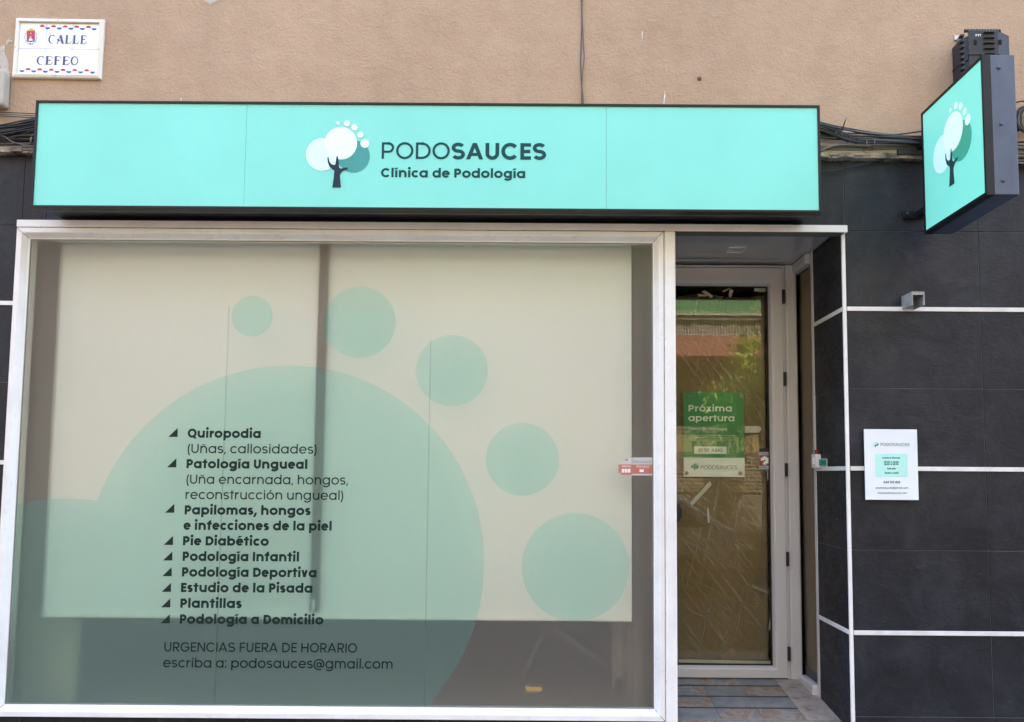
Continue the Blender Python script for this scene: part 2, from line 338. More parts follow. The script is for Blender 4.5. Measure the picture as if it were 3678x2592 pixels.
    if c=='@':
        r(arc(.42,.26,.145,.16,0,360,24)); r([(.575,.44),(.575,.20)]+arc(.655,.19,.08,.09,180,360,8)+arc(.42,.27,.36,.38,-4,300,36)); return S,.86
    raise KeyError(c)
def text_polys(s,w):
    """2-D convex quads for a line of lettering, in em units"""
    out=[]; x=0; k=0
    for c in s:
        st,ad=glyph(c,w)
        for pts,kind,ww in st:
            P=[(x+a,b) for a,b in pts]; hw=ww/2; L=[];Rr=[]
            closed=len(P)>8 and abs(P[0][0]-P[-1][0])<1e-6 and abs(P[0][1]-P[-1][1])<1e-6
            for i,(a,b) in enumerate(P):
                if kind=='h':
                    dx=P[1][0]-P[0][0]; dy=P[1][1]-P[0][1]; q=hw*math.hypot(dx,dy)/abs(dy); L.append((a-q,b));Rr.append((a+q,b)); continue
                p=P[i-1] if i>0 else (P[-2] if closed else P[0]); n=P[i+1] if i<len(P)-1 else (P[1] if closed else P[-1])
                if p==n: p=P[i-1]
                dx,dy=n[0]-p[0],n[1]-p[1]; l=math.hypot(dx,dy) or 1
                m=1.0
                if 0<i<len(P)-1:
                    d1=(a-p[0],b-p[1]); l1=math.hypot(*d1) or 1; cs=(d1[0]*dx+d1[1]*dy)/(l1*l); m=1/max(.6,cs)
                L.append((a-dy/l*hw*m,b+dx/l*hw*m)); Rr.append((a+dy/l*hw*m,b-dx/l*hw*m))
            out.append((k,L,Rr)); k+=1
        x+=ad
    return out,x
def frame_y(y): return lambda s, t, d: (s, y-d, t)          # outward = towards the street (-y)
STEP = .00012
def put_text(s, w, p0, p1, plane, name, material, parent, cap=None, step=STEP, base=.0008, thick=.0004):
    """lettering whose ink runs from p0 to p1 (2-D points on the plane, baseline); cap = cap height, else scaled with width"""
    polys, adv = text_polys(s, w)
    xs = [q[0] for k, A, B in polys for q in A+B]; x0, x1 = min(xs), max(xs)
    dx, dy = p1[0]-p0[0], p1[1]-p0[1]; ln = math.hypot(dx, dy); sx = ln/(x1-x0); sy = cap/.70 if cap else sx
    ex, ey = dx/ln, dy/ln; b = MB()
    f = lambda a, c: (p0[0] + (a-x0)*sx*ex - c*sy*ey, p0[1] + (a-x0)*sx*ey + c*sy*ex)
    for k, A, B in polys:
        d = base + (k % 7)*step
        n = len(A); vs = [plane(*f(*q), d) for q in A] + [plane(*f(*q), d) for q in B]
        b.add(vs, [(i, i+1, n+i+1, n+i) for i in range(n-1)])
    return b.build(name, material, parent)
def disc(cx, cy, rx, ry=None, n=48): ry = ry or rx; return [(cx+rx*math.cos(2*math.pi*i/n), cy+ry*math.sin(2*math.pi*i/n)) for i in range(n)]
def flat(polys, plane, name, material, parent, d=.001):
    b = MB()
    for i, p in enumerate(polys): b.add([plane(x, z, d + .00012*(i % 5)) for x, z in p], [tuple(range(len(p)))])
    return b.build(name, material, parent)
TRUNK = [[(404,674),(469,674),(462,600),(415,600)],[(462,600),(461,580),(420,548),(415,600)],[(461,580),(472,560),(455,520),(427,503),(400,530),(420,548)],
         [(472,560),(490,548),(520,535),(521,524),(495,526),(468,533),(455,524)],[(427,503),(455,524),(453,490),(447,445),(442,439),(437,442)],
         [(420,548),(400,530),(427,503),(412,505),(396,498),(383,480),(376,445),(371,444),(368,455),(372,490),(385,522)]]
def logo(f, plane, parent, mats, small=False, d0=.001):
    """tree-and-footprint mark; f maps drawing units to the plane"""
    pale, pale2, teal, trunk = mats; q = lambda poly: [f(*p) for p in poly]
    flat([q(disc(563,440,122))], plane, 'logo_leaf', teal, parent, d0)
    flat([q(disc(328,426,122))], plane, 'logo_leaf', pale2, parent, d0+.0003)
    flat([q(disc(468,342,122))], plane, 'logo_leaf', pale, parent, d0+.0006)
    for x, y, r in ((447,190,13),(514,193,23),(571,223,23),(615,278,23),(648,344,33)): flat([q(disc(x,y,r,n=28))], plane, 'logo_toe', pale, parent, d0+.0009)
    b = MB()
    for i, p in enumerate(TRUNK): b.add([plane(*f(*c), d0+.0012+.0001*i) for c in p], [tuple(range(len(p)))])
    b.build('logo_trunk', trunk, parent)

# ================= key levels ====================================================================================
YD = .70                                           # door plane behind the facade
zLT, zLB = PZ(1545,799,-.03), PZ(1545,824,-.03)    # lintel
xWL = PX(35,1290,-.03); xPL = PX(2387,1700,-.03); xPR = PX(2431,1700,-.045)
zWT = zLB-.003; zWB = PZ(1200,2582,-.03)
xPil = PX(3041,1690); xPilO = PX(3052,1690)
zJ = PZ(3300,582)                                  # top of the tiling
zS = [PZ(3400,1111), PZ(3400,1684), PZ(3400,2274)] # strips
zJoint = [PZ(3400,831), PZ(3400,1397), PZ(3400,1979), PZ(3250,2575)]
ROWH = (zS[0]-zS[2])/4; xT0 = PX(3525,1200); TW = xT0-PX(3031,700)
yPin = .41                                        # depth of the tiled pillar return
print('levels', dict(xWL=xWL,xPL=xPL,xPR=xPR,zLT=zLT,zWB=zWB,xPil=xPil,zJ=zJ,row=ROWH,tile=TW,strips=zS,joints=zJoint))
GZ = zWB - .42                                     # pavement level under the window
zSill = PZ(2600,2430,YD)
# ================= setting: street, pavement ======================================================================
m_asph = mat('asphalt', (.05,.05,.052), .9); bump(m_asph, noise(m_asph, coords(m_asph), 90, 3), .4, .004)
m_pave = mat('pavement_slabs', (.30,.28,.25), .85)
v = coords(m_pave); br = N(m_pave, 'ShaderNodeTexBrick'); L(m_pave, v, br.inputs['Vector']); br.inputs['Scale'].default_value = 2.5
br.inputs['Color1'].default_value = (.36,.33,.29,1); br.inputs['Color2'].default_value = (.30,.28,.25,1); br.inputs['Mortar'].default_value = (.16,.15,.14,1); br.inputs['Mortar Size'].default_value = .01
br.offset = 0; L(m_pave, br.outputs[0], bsdf(m_pave).inputs['Base Color'])
tag(MB().box(-60,60,-60,60,GZ-.6,GZ-.15).build('street', m_asph), 'asphalt street between the two facades', None, kind='structure')
tag(MB().box(-40,40,-1.9,-.02,GZ-.15,GZ).build('pavement', m_pave), 'slab pavement in front of the clinic', None, kind='structure')
tag(MB().box(-40,40,-10.5,-8.2,GZ-.15,GZ).build('far_pavement', m_asph), 'slab pavement across the street', None, kind='structure')
# ================= the building ===================================================================================
bl = thing('shop_building', 'tan stucco building with dark slate tiled ground floor', 'building', (0, .2, GZ))
wall = MB(); wall.box(-30, 30, -.012, 6, zJ+.03, 16)
wall.build('upper_wall', m_stucco, bl)
lm = mat('crumbling_ledge', (.33,.27,.2), .95); bump(lm, noise(lm, coords(lm), 40, 5), 1, .02)
L(lm, ramp(lm, noise(lm, coords(lm), 12, 5), [(.35,(.08,.07,.055)),(.55,(.34,.27,.19)),(.75,(.5,.45,.36))]), bsdf(lm).inputs['Base Color'])
lb = MB(); x = -4.0
while x < 5: # broken mortar lip
    w_ = random.uniform(.03,.09); lb.box(x, x+w_+.002, -.03-random.random()*.012, .05, zJ+.004+random.random()*.006, zJ+.028+random.random()*.004); x += w_
lb.build('mortar_ledge', lm, bl)
m_beam = mat('ochre_cable_tray', (.30,.235,.13), .75); bump(m_beam, noise(m_beam, coords(m_beam), 25, 4), .4, .003)
MB().box(PX(2955,545,-.03), PX(3232,545,-.03), -.032, 0, PZ(3100,556,-.03), PZ(3100,536,-.03)).build('wall_batten', m_beam, bl, .002)
# slate cladding: separate tile bodies in one mesh, joints between them
tl = MB(); gb = MB()
MB().box(-30,-4.2,0,.3,GZ,zJ+.03).build('neighbour_base', m_stucco, bl); MB().box(5.2,30,0,.3,GZ,zJ+.03).build('neighbour_base', m_stucco, bl)
rects = [(-4.2, xWL, GZ, zJ), (xWL, xPilO+.002, zLT+.001, zJ), (xPilO+.002, 5.2, GZ, zJ), (xWL, xPR, GZ, zWB-.006)]
def tiles(b, rc, plane, xoff, xw, g=.0013):
    X0, X1, Z0, Z1 = rc; k0 = math.floor((X0-xoff)/xw); k1 = math.ceil((X1-xoff)/xw)
    for r in range(-8, 8):
        za, zb = zS[2]+r*ROWH, zS[2]+(r+1)*ROWH
        za2 = za + (.0 if r % 2 else .0105); zb2 = zb - (.0105 if r % 2 else .0)
        for k in range(k0, k1):
            a, c = max(xoff+k*xw+g, X0), min(xoff+(k+1)*xw-g, X1); lo, hi = max(za+g, Z0), min(zb-g, Z1)
            if c-a < .004 or hi-lo < .004: continue
            dd = random.uniform(-.0006,.0006); e = .0012
            P = [plane(a,lo,-.008),plane(c,lo,-.008),plane(c,hi,-.008),plane(a,hi,-.008),plane(a,lo,dd-e),plane(c,lo,dd-e),plane(c,hi,dd-e),plane(a,hi,dd-e),
                 plane(a+e,lo+e,dd),plane(c-e,lo+e,dd),plane(c-e,hi-e,dd),plane(a+e,hi-e,dd)]
            b.add(P, [(0,1,5,4),(1,2,6,5),(2,3,7,6),(3,0,4,7),(4,5,9,8),(5,6,10,9),(6,7,11,10),(7,4,8,11),(8,9,10,11)])
for rc in rects: tiles(tl, rc, frame_y(0), xT0, TW); gb.box(rc[0], rc[1], .003, .12, rc[2], rc[3])
tl.build('slate_cladding', m_slate, bl); gb.build('wall_core', m_grout_l, bl)
m_in0 = mat('pillar_inside', (.5,.46,.38), .9)
# return of the pillar beside the doorway
pr = MB(); fx = lambda s, t, d: (xPil-d, s, t)
tiles(pr, (.004, yPin, GZ, zLT), fx, .0-.3, .70); pr.build('pillar_return', m_slate, bl)
MB().box(xPil+.30, xPil+.35, .12, 1.6, GZ, zJ).build('pillar_core', m_in0, bl); MB().box(xPil+.003, xPil+.3, .10, yPin-.002, GZ, zJ).build('pillar_core', m_grout_l, bl)
for z_ in zS:
    for (a, c) in ((-4.2, xWL-.002), (xPilO+.003, 5.2)):
        MB().box(a, c, -.005, .004, z_-.0105, z_+.0105).build('white_strip', m_strip, bl, .0012)
    MB().box(xPil-.004, xPil+.002, .004, yPin, z_-.0105, z_+.0105).build('white_strip', m_strip, bl, .001)
ct = MB(); ct.box(xPil-.003, xPilO, -.006, .008, GZ+.1, zLB-.002); ct.build('corner_trim', m_alu, bl, .004, 3)
MB().box(xWL-.001, xPilO+.001, -.034, .03, zLB, zLT).build('lintel_trim', m_alu, bl, .0012)
# soffit over the doorway, glossy white panels, with a square lamp
m_soff = mat('glossy_white_soffit', (.45,.45,.44), .06, spec=.65)
zC = PZ(2650,950,YD)
xRec = xPR-.03
MB().box(xRec, xPil+.01, .012, YD-.105, zC, zC+.03).build('soffit', m_soff, bl)
MB().box(xRec, xPil+.01, YD-.102, YD+.05, zC-.001, zC+.03).build('soffit', m_soff, bl)
MB().box(xWL, xPilO, .06, 1.7, zC+.035, zC+.12).build('slab_edge', m_grout_l, bl)
m_dark = mat('lintel_underside_shade', (.10,.10,.09), .5)  # underside of the white lintel, its shade put into the dark colour
dr_ = ray(2650, 848); yLe = CAM.y + dr_.y*(zLB-EYE)/dr_.z; print('zC', zC, 'zLB', zLB, 'yLe', yLe)
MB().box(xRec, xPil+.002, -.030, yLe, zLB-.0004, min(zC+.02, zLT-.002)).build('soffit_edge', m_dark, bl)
# interior shell (one closed room behind the panes)
m_in = mat('interior_plaster', (.62,.58,.50), .9); m_inf = mat('interior_floor', (.22,.20,.17), .6)
XR0, XR1, YR = -2.9, 3.2, 4.2
MB().box(XR0,XR0+.05,.06,YR,GZ,zJ).build('room_wall', m_in, bl); MB().box(XR1,XR1+.05,1.6,YR,GZ,zJ).build('room_wall', m_in, bl)
MB().box(XR0,XR1,YR,YR+.05,GZ,zJ).build('room_wall', m_in, bl); MB().box(xPil+.003,XR1,1.6,1.65,GZ,zJ).build('room_wall', m_in, bl)
MB().box(XR0,XR1,.12,YR,zC+.12,zC+.17).build('room_ceiling', m_in, bl); MB().box(XR0,XR1,.12,YR,GZ,-.02).build('room_floor', m_inf, bl)
MB().box(XR0,xWL+.02,.05,.13,GZ,zJ).build('wall_core', m_grout, bl)
# ================= floor of the doorway: ramp of slate tiles with black anti-slip bands ==========================
yF0 = -.02; xB0 = PX(2825,2437,YD); 
m_st = mat('multicolour_slate', (.3,.3,.3), .5); v = coords(m_st)
n1 = noise(m_st, v, 5.5, 6, .6, .8); n2 = noise(m_st, v, 2.2, 3)
cc = ramp(m_st, n1, [(.34,(.15,.16,.17)),(.43,(.20,.20,.20)),(.455,(.36,.31,.25)),(.50,(.24,.19,.145)),(.545,(.23,.115,.055)),(.58,(.33,.28,.22)),(.66,(.20,.17,.14))], 'LINEAR')
L(m_st, mixc(m_st, .25, cc, ramp(m_st, noise(m_st, v, 30, 5), [(.3,(.08,.08,.08)),(.7,(.34,.32,.30))])), bsdf(m_st).inputs['Base Color'])
bump(m_st, n1, .5, .006)
m_stb = mat('blue_slate', (.21,.22,.225), .5); L(m_stb, ramp(m_stb, noise(m_stb, coords(m_stb), 14, 6, .6), [(.3,(.14,.145,.14)),(.7,(.25,.25,.24))]), bsdf(m_stb).inputs['Base Color'])
m_brd = mat('travertine_border', (.36,.31,.26), .6)
L(m_brd, ramp(m_brd, noise(m_brd, coords(m_brd), 16, 7, .65, .6), [(.32,(.15,.13,.11)),(.42,(.30,.25,.21)),(.6,(.37,.32,.27))]), bsdf(m_brd).inputs['Base Color'])
m_band = mat('anti_slip_band', (.035,.033,.035), .8)
zF1 = zSill; SL = math.tan(math.radians(6.2))
zf = lambda y: zF1 - (YD-y)*SL
def slab(b, x0, x1, y0, y1, up=0.0, th=.05, xs0=0, xs1=0):
    P = [(x0,y0,zf(y0)+up),(x1,y0,zf(y0)+up),(x1+xs1,y1,zf(y1)+up),(x0+xs0,y1,zf(y1)+up)]; Q = [(a,c,e-th) for a,c,e in P]
    b.add(P+Q, [(0,1,2,3),(7,6,5,4),(0,4,5,1),(1,5,6,2),(2,6,7,3),(3,7,4,0)])
def onramp(u, v):
    d = ray(u, v); t = (CAM.z - zF1 + YD*SL - CAM.y*SL)/(d.y*SL - d.z)   # z = zF1-(YD-y)*SL
    return CAM + d*t
ys = [onramp(2600,2380+q/7.633).y for q in (603,625,)] ; 
yb = [onramp(2500, 2380+q/7.633).y for q in (618,930,1220,1565)]; pitch_ = (yb[0]-yb[3])/3
print('bands', yb, 'pitch', pitch_)
jx = [onramp(2300+1620/7.633, 2380+395/7.633), onramp(2300+2210/7.633, 2380+1565/7.633), onramp(2200+1365/2.338, 1900+1255/2.338), onramp(2200+1620/2.338, 1900+1600/2.338)]
print('joints', jx)
xj = (jx[0].x+jx[1].x)/2; xb = (jx[2].x+jx[3].x)/2; tw = (xb-xj)/2
fl = []
sub = MB(); slab(sub, xRec, xPil+.02, yF0, YD+.02, -.012, .3); tag(sub.build('floor', m_grout_l), 'sloping doorway floor bed under the slate tiles', None, kind='structure')
floor_o = bpy.data.objects['floor']
rows = [YD+.02] + [yb[0]-pitch_*k for k in range(0, 12)]
patt = [[1,0,1],[0,1,0],[0,1,1],[1,0,0],[0,1,0],[1,0,1],[0,1,1]]
tb, tm = MB(), MB()
for i in range(len(rows)-1):
    y1, y0 = rows[i]-.007, max(rows[i+1]+.007, yF0)
    if y1 <= yF0: break
    for j in range(-1, 2):
        a, c = xj+j*tw, xj+(j+1)*tw
        if j == -1: a = xRec
        b = tb if patt[i % 7][j+1] else tm
        slab(b, a+.0012, c-.0012, y0+.0025, y1-.0025, 0, .011)
tb.build('slate_tiles', m_stb, floor_o); tm.build('slate_tiles', m_st, floor_o)
bb = MB()
for y_ in rows[1:]:
    if y_ > yF0+.01: slab(bb, xRec, xb, y_-.0092, y_+.0092, -.0015, .009)
bb.build('anti_slip_bands', m_band, floor_o)
bo = MB(); slab(bo, xb+.0015, xPil+.02, yb[1]+.008, YD+.02, 0, .011); slab(bo, xb+.0015, xPil+.02, yF0, yb[1]+.005, 0, .011); bo.build('border_stones', m_brd, floor_o)
# ================= shop window ====================================================================================
sw = thing('shop_window', 'wide white framed shop window with frosted film and mint circles', 'shop window', (0, 0, zWB))
P0 = frame_y(0)
prof = [(0,-.06),(0,.030),(.002,.034),(.024,.034),(.027,.032),(.036,.017),(.042,.006),(.046,.004),(.053,.002),(.053,-.012),(.045,-.06)]
ring((xWL, xPL, zWB, zWT), prof, P0).build('frame', m_alu, sw)
gx0, gx1, gz0, gz1 = xWL+.050, xPL-.050, zWB+.050, zWT-.050
MB().add([(gx0,.004,gz0),(gx1,.004,gz0),(gx1,.004,gz1),(gx0,.004,gz1)], [(0,1,2,3)]).build('frosted_glass', m_frost, sw, recalc=False)
ring((xWL+.046, xPL-.046, zWB+.046, zWT-.046), [(0,.003),(.0075,.003),(.0075,-.003),(0,-.003)], P0).build('glazing_seal', mat('grey_green_seal', (.16,.19,.18), .5), sw)
PG = frame_y(.0035)
for (cx_, cz_, sx_, sz_) in ((xWL,zWT,1,-1),(xPL,zWT,-1,-1),(xWL,zWB,1,1),(xPL,zWB,-1,1)):
    fj = lambda a_, b_, d: (cx_+sx_*a_, -d, cz_+sz_*b_)
    b = MB(); w_ = .0007
    for (i0,d0_),(i1,d1_) in (((.003,.0345),(.026,.0345)),((.027,.0325),(.036,.0175)),((.036,.0175),(.046,.0045))):
        b.add([fj(i0+w_,i0-w_,d0_),fj(i0-w_,i0+w_,d0_),fj(i1-w_,i1+w_,d1_),fj(i1+w_,i1-w_,d1_)], [(0,1,2,3)])
    b.build('mitre_joint', m_grout, sw)
D2 = 1.602
def gp(u, v): p = at(u, v, .003); return (p.x, p.z)
def circ(ud, vd, rd): c = gp(ud*D2, vd*D2); return c, rd*D2*(DIST+.003)/F0
for ud, vd, rd in ((565,708,46.5),(806,722,82),(1013,830,81),(1171,1029,81.5),(1290,1271,119)):
    c, r = circ(ud, vd, rd); flat([disc(*c, r, n=96)], PG, 'circle_graphic', m_circle, sw, .0004)
(cA, rA), (cB, rB) = circ(637,1264,444), circ(128,1573,444)
b = MB(); lo, hi = gx0+.004, cA[0]+rA; n = 420; xs = [lo+(hi-lo)*i/n for i in range(n+1)]
def span(x):
    t, bt = [], []
    for c, r in ((cA,rA),(cB,rB)):
        h2 = r*r-(x-c[0])**2
        if h2 >= 0: h = math.sqrt(h2); t.append(c[1]+h); bt.append(c[1]-h)
    return max(max(bt and [min(bt)] or [cA[1]]), gz0+.003), max(t or [cA[1]])
S_ = [span(x) for x in xs]
for i in range(n):
    b.add([PG(xs[i],S_[i][0],.0004),PG(xs[i+1],S_[i+1][0],.0004),PG(xs[i+1],S_[i+1][1],.0004),PG(xs[i],S_[i][1],.0004)], [(0,1,2,3)])
b.build('cloud_graphic', m_circle, sw)
for (u0,v0,u1,v1) in ((825,1100,770,2420),(1548,1220,1524,2420),(2273,1000,2269,2545)):
    x0 = (PX(u0,v0)+PX(u1,v1))/2; MB().box(x0-.0032,x0+.0032,.0028,.0034,gz0+.004,PZ(u0,v0) if v0 > 1050 else gz1-.004).build('film_seam', m_seam, sw)
z5 = lambda x, y: gp(500+x/1.668, 1480+y/1.668)
CAPW = 32.3*(DIST)/F0
lines = [('Quiropodia',290,728,152,1),('(Uñas, callosidades)',290,1063,244,0),('Patología Ungueal',283,1007,335,1),('(Uña encarnada, hongos,',283,1252,428,0),
 ('reconstrucción ungueal)',277,1222,520,0),('Papilomas, hongos',272,1027,612,1),('e infecciones de la piel',265,1153,704,1),('Pie Diabético',262,776,797,1),
 ('Podología Infantil',260,957,890,1),('Podología Deportiva',256,1062,984,1),('Estudio de la Pisada',250,1037,1077,1),('Plantillas',246,614,1171,1),
 ('Podología a Domicilio',243,1103,1266,1),('URGENCIAS FUERA DE HORARIO',150,1305,1433,0),('escriba a: podosauces@gmail.com',143,1518,1528,0)]
for s, a, c, y, bold in lines:
    put_text(s, .178 if bold else .098, z5(a, y), z5(c, y+(c-a)*.006), PG, 'lettering', m_ink, sw, cap=CAPW, base=.0012)
for (x, y) in ((231,148),(223,330),(211,602),(203,795),(199,888),(195,982),(191,1076),(187,1169),(184,1264)):
    flat([[z5(x-56,y), z5(x,y), z5(x,y-54)]], PG, 'triangle_bullet', m_ink, sw, .0012)
# roller blinds behind the film, dark post between them, and a few things in the unfinished room
m_blind = mat('white_blind', (.86,.94,.945), .85); yB = .16
bx0, bx1, bz0 = PX(196,1500,yB), PX(2268,1500,yB), PZ(1200,2222,yB)
rb = thing('roller_blind', 'white roller blind hanging behind the frosted shop window', 'blind', ((bx0+bx1)/2, yB, gz1))
MB().box(bx0, bx1, yB, yB+.004, bz0+.02, zC+.1).build('blind_cloth', m_blind, rb); MB().box(bx0, bx1, yB-.008, yB+.010, bz0, bz0+.02).build('bottom_bar', mat('blind_bar', (.9,.9,.88), .4), rb, .003)
po = thing('inner_post', 'dark vertical post seen blurred behind the frosted window', 'post', (PX(1160,1500,.13), .13, 0))
m_post = mat('brown_grey_post', (.10,.085,.065), .5); px_ = PX(1150,1500,.13)
MB().box(px_-.022, px_+.020, .12, .145, PZ(1140,2195,.13), gz1+.03).build('post_profile', m_post, po, .002)
MB().box(px_-.008, px_+.006, .108, .119, PZ(1140,2190,.13), PZ(1140,2150,.13)).build('post_latch', m_white, po, .002)
MB().box(XR0+.05, bx0+.03, .42, .46, GZ+.3, zC+.1).build('inner_wall', m_in, bl)
MB().box(bx1-.02, xPR-.10, .42, .46, GZ+.3, zC+.1).build('inner_wall', mat('brown_inner_wall', (.24,.21,.18), .9), bl)
m_wood = mat('trestle_wood', (.11,.095,.075), .7)
tt = thing('work_trestle', 'pale folding trestle seen blurred in the dark room behind the film', 'trestle', (-.2, .5, GZ))
def wp(u, v, y): return at(u*D2, v*D2, y)
for (a_, c_) in (((1235,1400),(1370,1500)),((1400,1385),(1400,1560)),((1225,1400),(1150,1560)),((470,1400),(470,1560)),((560,1420),(380,1520))):
    MB().tube([wp(*a_,.34), wp(*c_,.34)], .009, 6).build('trestle_bar', m_wood, tt)
yo_ = wp(1197,1543,.22); yt = thing('yellow_tool_case', 'small yellow case on the floor behind the frosted window', 'tool case', yo_)
b = MB(); b.box(yo_.x-.042, yo_.x+.042, .21, .26, yo_.z-.013, yo_.z+.010); b.build('case_body', mat('tool_yellow', (.75,.50,.06), .5), yt, .004); MB().box(yo_.x-.02, yo_.x+.02, .225, .24, yo_.z+.010, yo_.z+.016).build('case_handle', m_blackm, yt)
# ================= post between window and doorway =================================================================
pp = MB(); pp.box(xPL+.002, xPR, -.045, .04, GZ+.02, zLB-.001)
tag(pp.build('door_post', m_alu, None, .010, 4), 'white rounded aluminium post between shop window and doorway', 'post')
# left cheek of the doorway (return of the shop front)
ck = thing('side_panel', 'white framed frosted return panel left of the doorway', 'panel', (xRec, .35, 0))
fxl = lambda s, t, d: (xPR-.04-d, s, t)
ring((.04, YD-.03, GZ+.1, zC), [(0,-.012),(0,.012),(.05,.012),(.05,-.012)], fxl).build('frame', m_alu, ck)
MB().add([(xPR-.04,.08,GZ+.14),(xPR-.04,YD-.06,GZ+.14),(xPR-.04,YD-.06,zC-.04),(xPR-.04,.08,zC-.04)], [(0,1,2,3)]).build('panel_glass', m_frost, ck)
MB().box(xPR-.11, xPR-.085, .05, YD-.02, GZ, zC).build('light_blocker', m_post, bl)  # added dark panel, keeps the lit side panel from showing through the window
# ================= entrance door ===================================================================================
dr = thing('entrance_door', 'white framed glass entrance door covered inside with brown plastic sheeting', 'door', (.95, YD, zSill))
PD = frame_y(YD)
dxR = PX(2822,1700,YD); dxL = dxR-1.0; dzT = PZ(2650,957,YD); xG1 = PX(2764,1700,YD); xS1 = PX(2809,1700,YD)
MBf = ring((dxL, dxR, zSill-.1, dzT), [(0,-.05),(0,.03),(.013,.03),(.013,-.05)], PD).build('door_frame', m_alu_shade, dr, .002)
zGT, zGB = PZ(2600,1029,YD), PZ(2600,2387,YD); zD0 = PZ(2600,2428,YD)
# leaf: stiles and rails with bevelled inner edge
leafL, leafR, leafB, leafT = dxL+.02, dxR-.016, zSill+.004, dzT-.018
def leaf_ring():
    b = MB(); q = []
    def rect(i, d):
        # i 0..1 between the outer and the glass rectangle
        return [PD(leafL+(leafL+.095-leafL)*i, leafB+(zGB-leafB)*i, d), PD(leafR+(xG1-leafR)*i, leafB+(zGB-leafB)*i, d),
                PD(leafR+(xG1-leafR)*i, leafT+(zGT-leafT)*i, d), PD(leafL+.095*i, leafT+(zGT-leafT)*i, d)]
    for i, d in ((0,-.03),(0,.036),(.02,.038),(.74,.038),(.86,.034),(.97,.018),(1,.012),(1,-.03)): q += rect(i, d)
    n = 8; fs = []
    for k in range(n):
        for c in range(4): fs.append((k*4+c, k*4+(c+1)%4, ((k+1)%n)*4+(c+1)%4, ((k+1)%n)*4+c))
    return b.add(q, fs)
leaf_ring().build('door_leaf', m_alu_shade, dr)
ring((leafL+.093, xG1+.001, zGB-.001, zGT+.001), [(0,.011),(.006,.011),(.006,-.01),(0,-.01)], PD).build('glass_gasket', m_gasket, dr)
MB().add([PD(leafL+.08,zGB-.01,0),PD(xG1+.01,zGB-.01,0),PD(xG1+.01,zGT+.01,0),PD(leafL+.08,zGT+.01,0)], [(0,1,2,3)]).build('door_glass', m_glass, dr, recalc=False)
for (u,a,c) in ((2816,1040,1089),(2820,1336,1385),(2826,1663,1711),(2832,1982,2033),(2839,2323,2373)):
    x_ = dxR-.011; MB().box(x_-.007, x_+.007, YD-.056, YD-.030, PZ(u,c,YD-.045), PZ(u,a,YD-.045)).build('hinge', m_blackm, dr, .002)
hc = at(2402,1840,YD-.06); b = MB(); b.cyl((hc.x,YD-.075,hc.z),(hc.x,YD-.035,hc.z),.073,40); b.build('door_pull', m_blackm, dr, .004)
# sheeting behind the glass: brown paper under crumpled clear plastic
sh = thing('plastic_sheeting', 'crumpled translucent plastic and brown paper taped behind the door glass', 'sheeting', (.95, YD+.05, zSill))
m_paper = mat('brown_masking_paper', (.40,.28,.12), .7)
L(m_paper, ramp(m_paper, noise(m_paper, coords(m_paper), 3, 4), [(.3,(.29,.225,.13)),(.7,(.47,.37,.20))]), bsdf(m_paper).inputs['Base Color'])
bump(m_paper, noise(m_paper, coords(m_paper,(4,1,18)), 6, 4), .35, .004)
zSB = zGB+.015
pts = MB()
for (a,c,z0,z1,yy) in ((leafL+.1, xG1-.23, zSB, zGT-.13, .060), (xG1-.235, xG1-.085, zSB, zGT-.13, .064), (xG1-.09, xG1, zSB, zGT-.10, .067)): pts.box(a,c,YD+yy,YD+yy+.001,z0,z1)
pts.build('brown_paper', m_paper, sh)
pl_ = MB(); pl_.box(leafL+.1, xG1-.085, YD+.055, YD+.056, zSB, zSB+.62)
m_card = mat('corrugated_card', (.38,.28,.15), .8); wv = N(m_card, 'ShaderNodeTexWave'); wv.bands_direction = 'Z'; wv.inputs['Scale'].default_value = 55; L(m_card, coords(m_card), wv.inputs['Vector']); bump(m_card, wv.outputs['Fac'], .3, .003)
pl_.build('cardboard_panel', m_card, sh)
# crumpled clear sheet: real folds
m_plas = bpy.data.materials.new('clear_polythene'); m_plas.use_nodes = True; t = m_plas.node_tree; pb = t.nodes['Principled BSDF']
pb.inputs['Base Color'].default_value = (.52,.46,.34,1); pb.inputs['Roughness'].default_value = .16; pb.inputs['Specular IOR Level'].default_value = .9
tr = t.nodes.new('ShaderNodeBsdfTransparent'); tr.inputs[0].default_value = (.86,.82,.72,1); mx = t.nodes.new('ShaderNodeMixShader'); 
t.links.new(pb.outputs[0], mx.inputs[2]); t.links.new(tr.outputs[0], mx.inputs[1]); t.links.new(mx.outputs[0], t.nodes['Material Output'].inputs[0])
def streak(ang, sx, sz):
    tc = N(m_plas, 'ShaderNodeTexCoord'); g = N(m_plas, 'ShaderNodeMapping'); g.inputs['Rotation'].default_value = (0, math.radians(ang), 0); L(m_plas, tc.outputs['Object'], g.inputs['Vector'])
    g2 = N(m_plas, 'ShaderNodeMapping'); g2.inputs['Scale'].default_value = (sx, 1, sz); L(m_plas, g.outputs[0], g2.inputs['Vector']); return noise(m_plas, g2.outputs[0], 1, 5, .6, .15)
s1, s2, s3 = streak(38, 46, 2.2), streak(-12, 34, 1.7), streak(64, 30, 2.6)
def vmax(a, c, op='MAXIMUM'):
    q_ = N(m_plas, 'ShaderNodeMath', operation=op); L(m_plas, a, q_.inputs[0]); L(m_plas, c, q_.inputs[1]); return q_.outputs[0]
lift = vmax(vmax(ramp(m_plas, s1, [(.48,(.10,)*3),(.60,(.26,)*3),(.70,(.62,)*3)]), ramp(m_plas, s2, [(.48,(.10,)*3),(.62,(.24,)*3),(.72,(.55,)*3)])), ramp(m_plas, s3, [(.50,(.10,)*3),(.64,(.24,)*3),(.74,(.55,)*3)]))
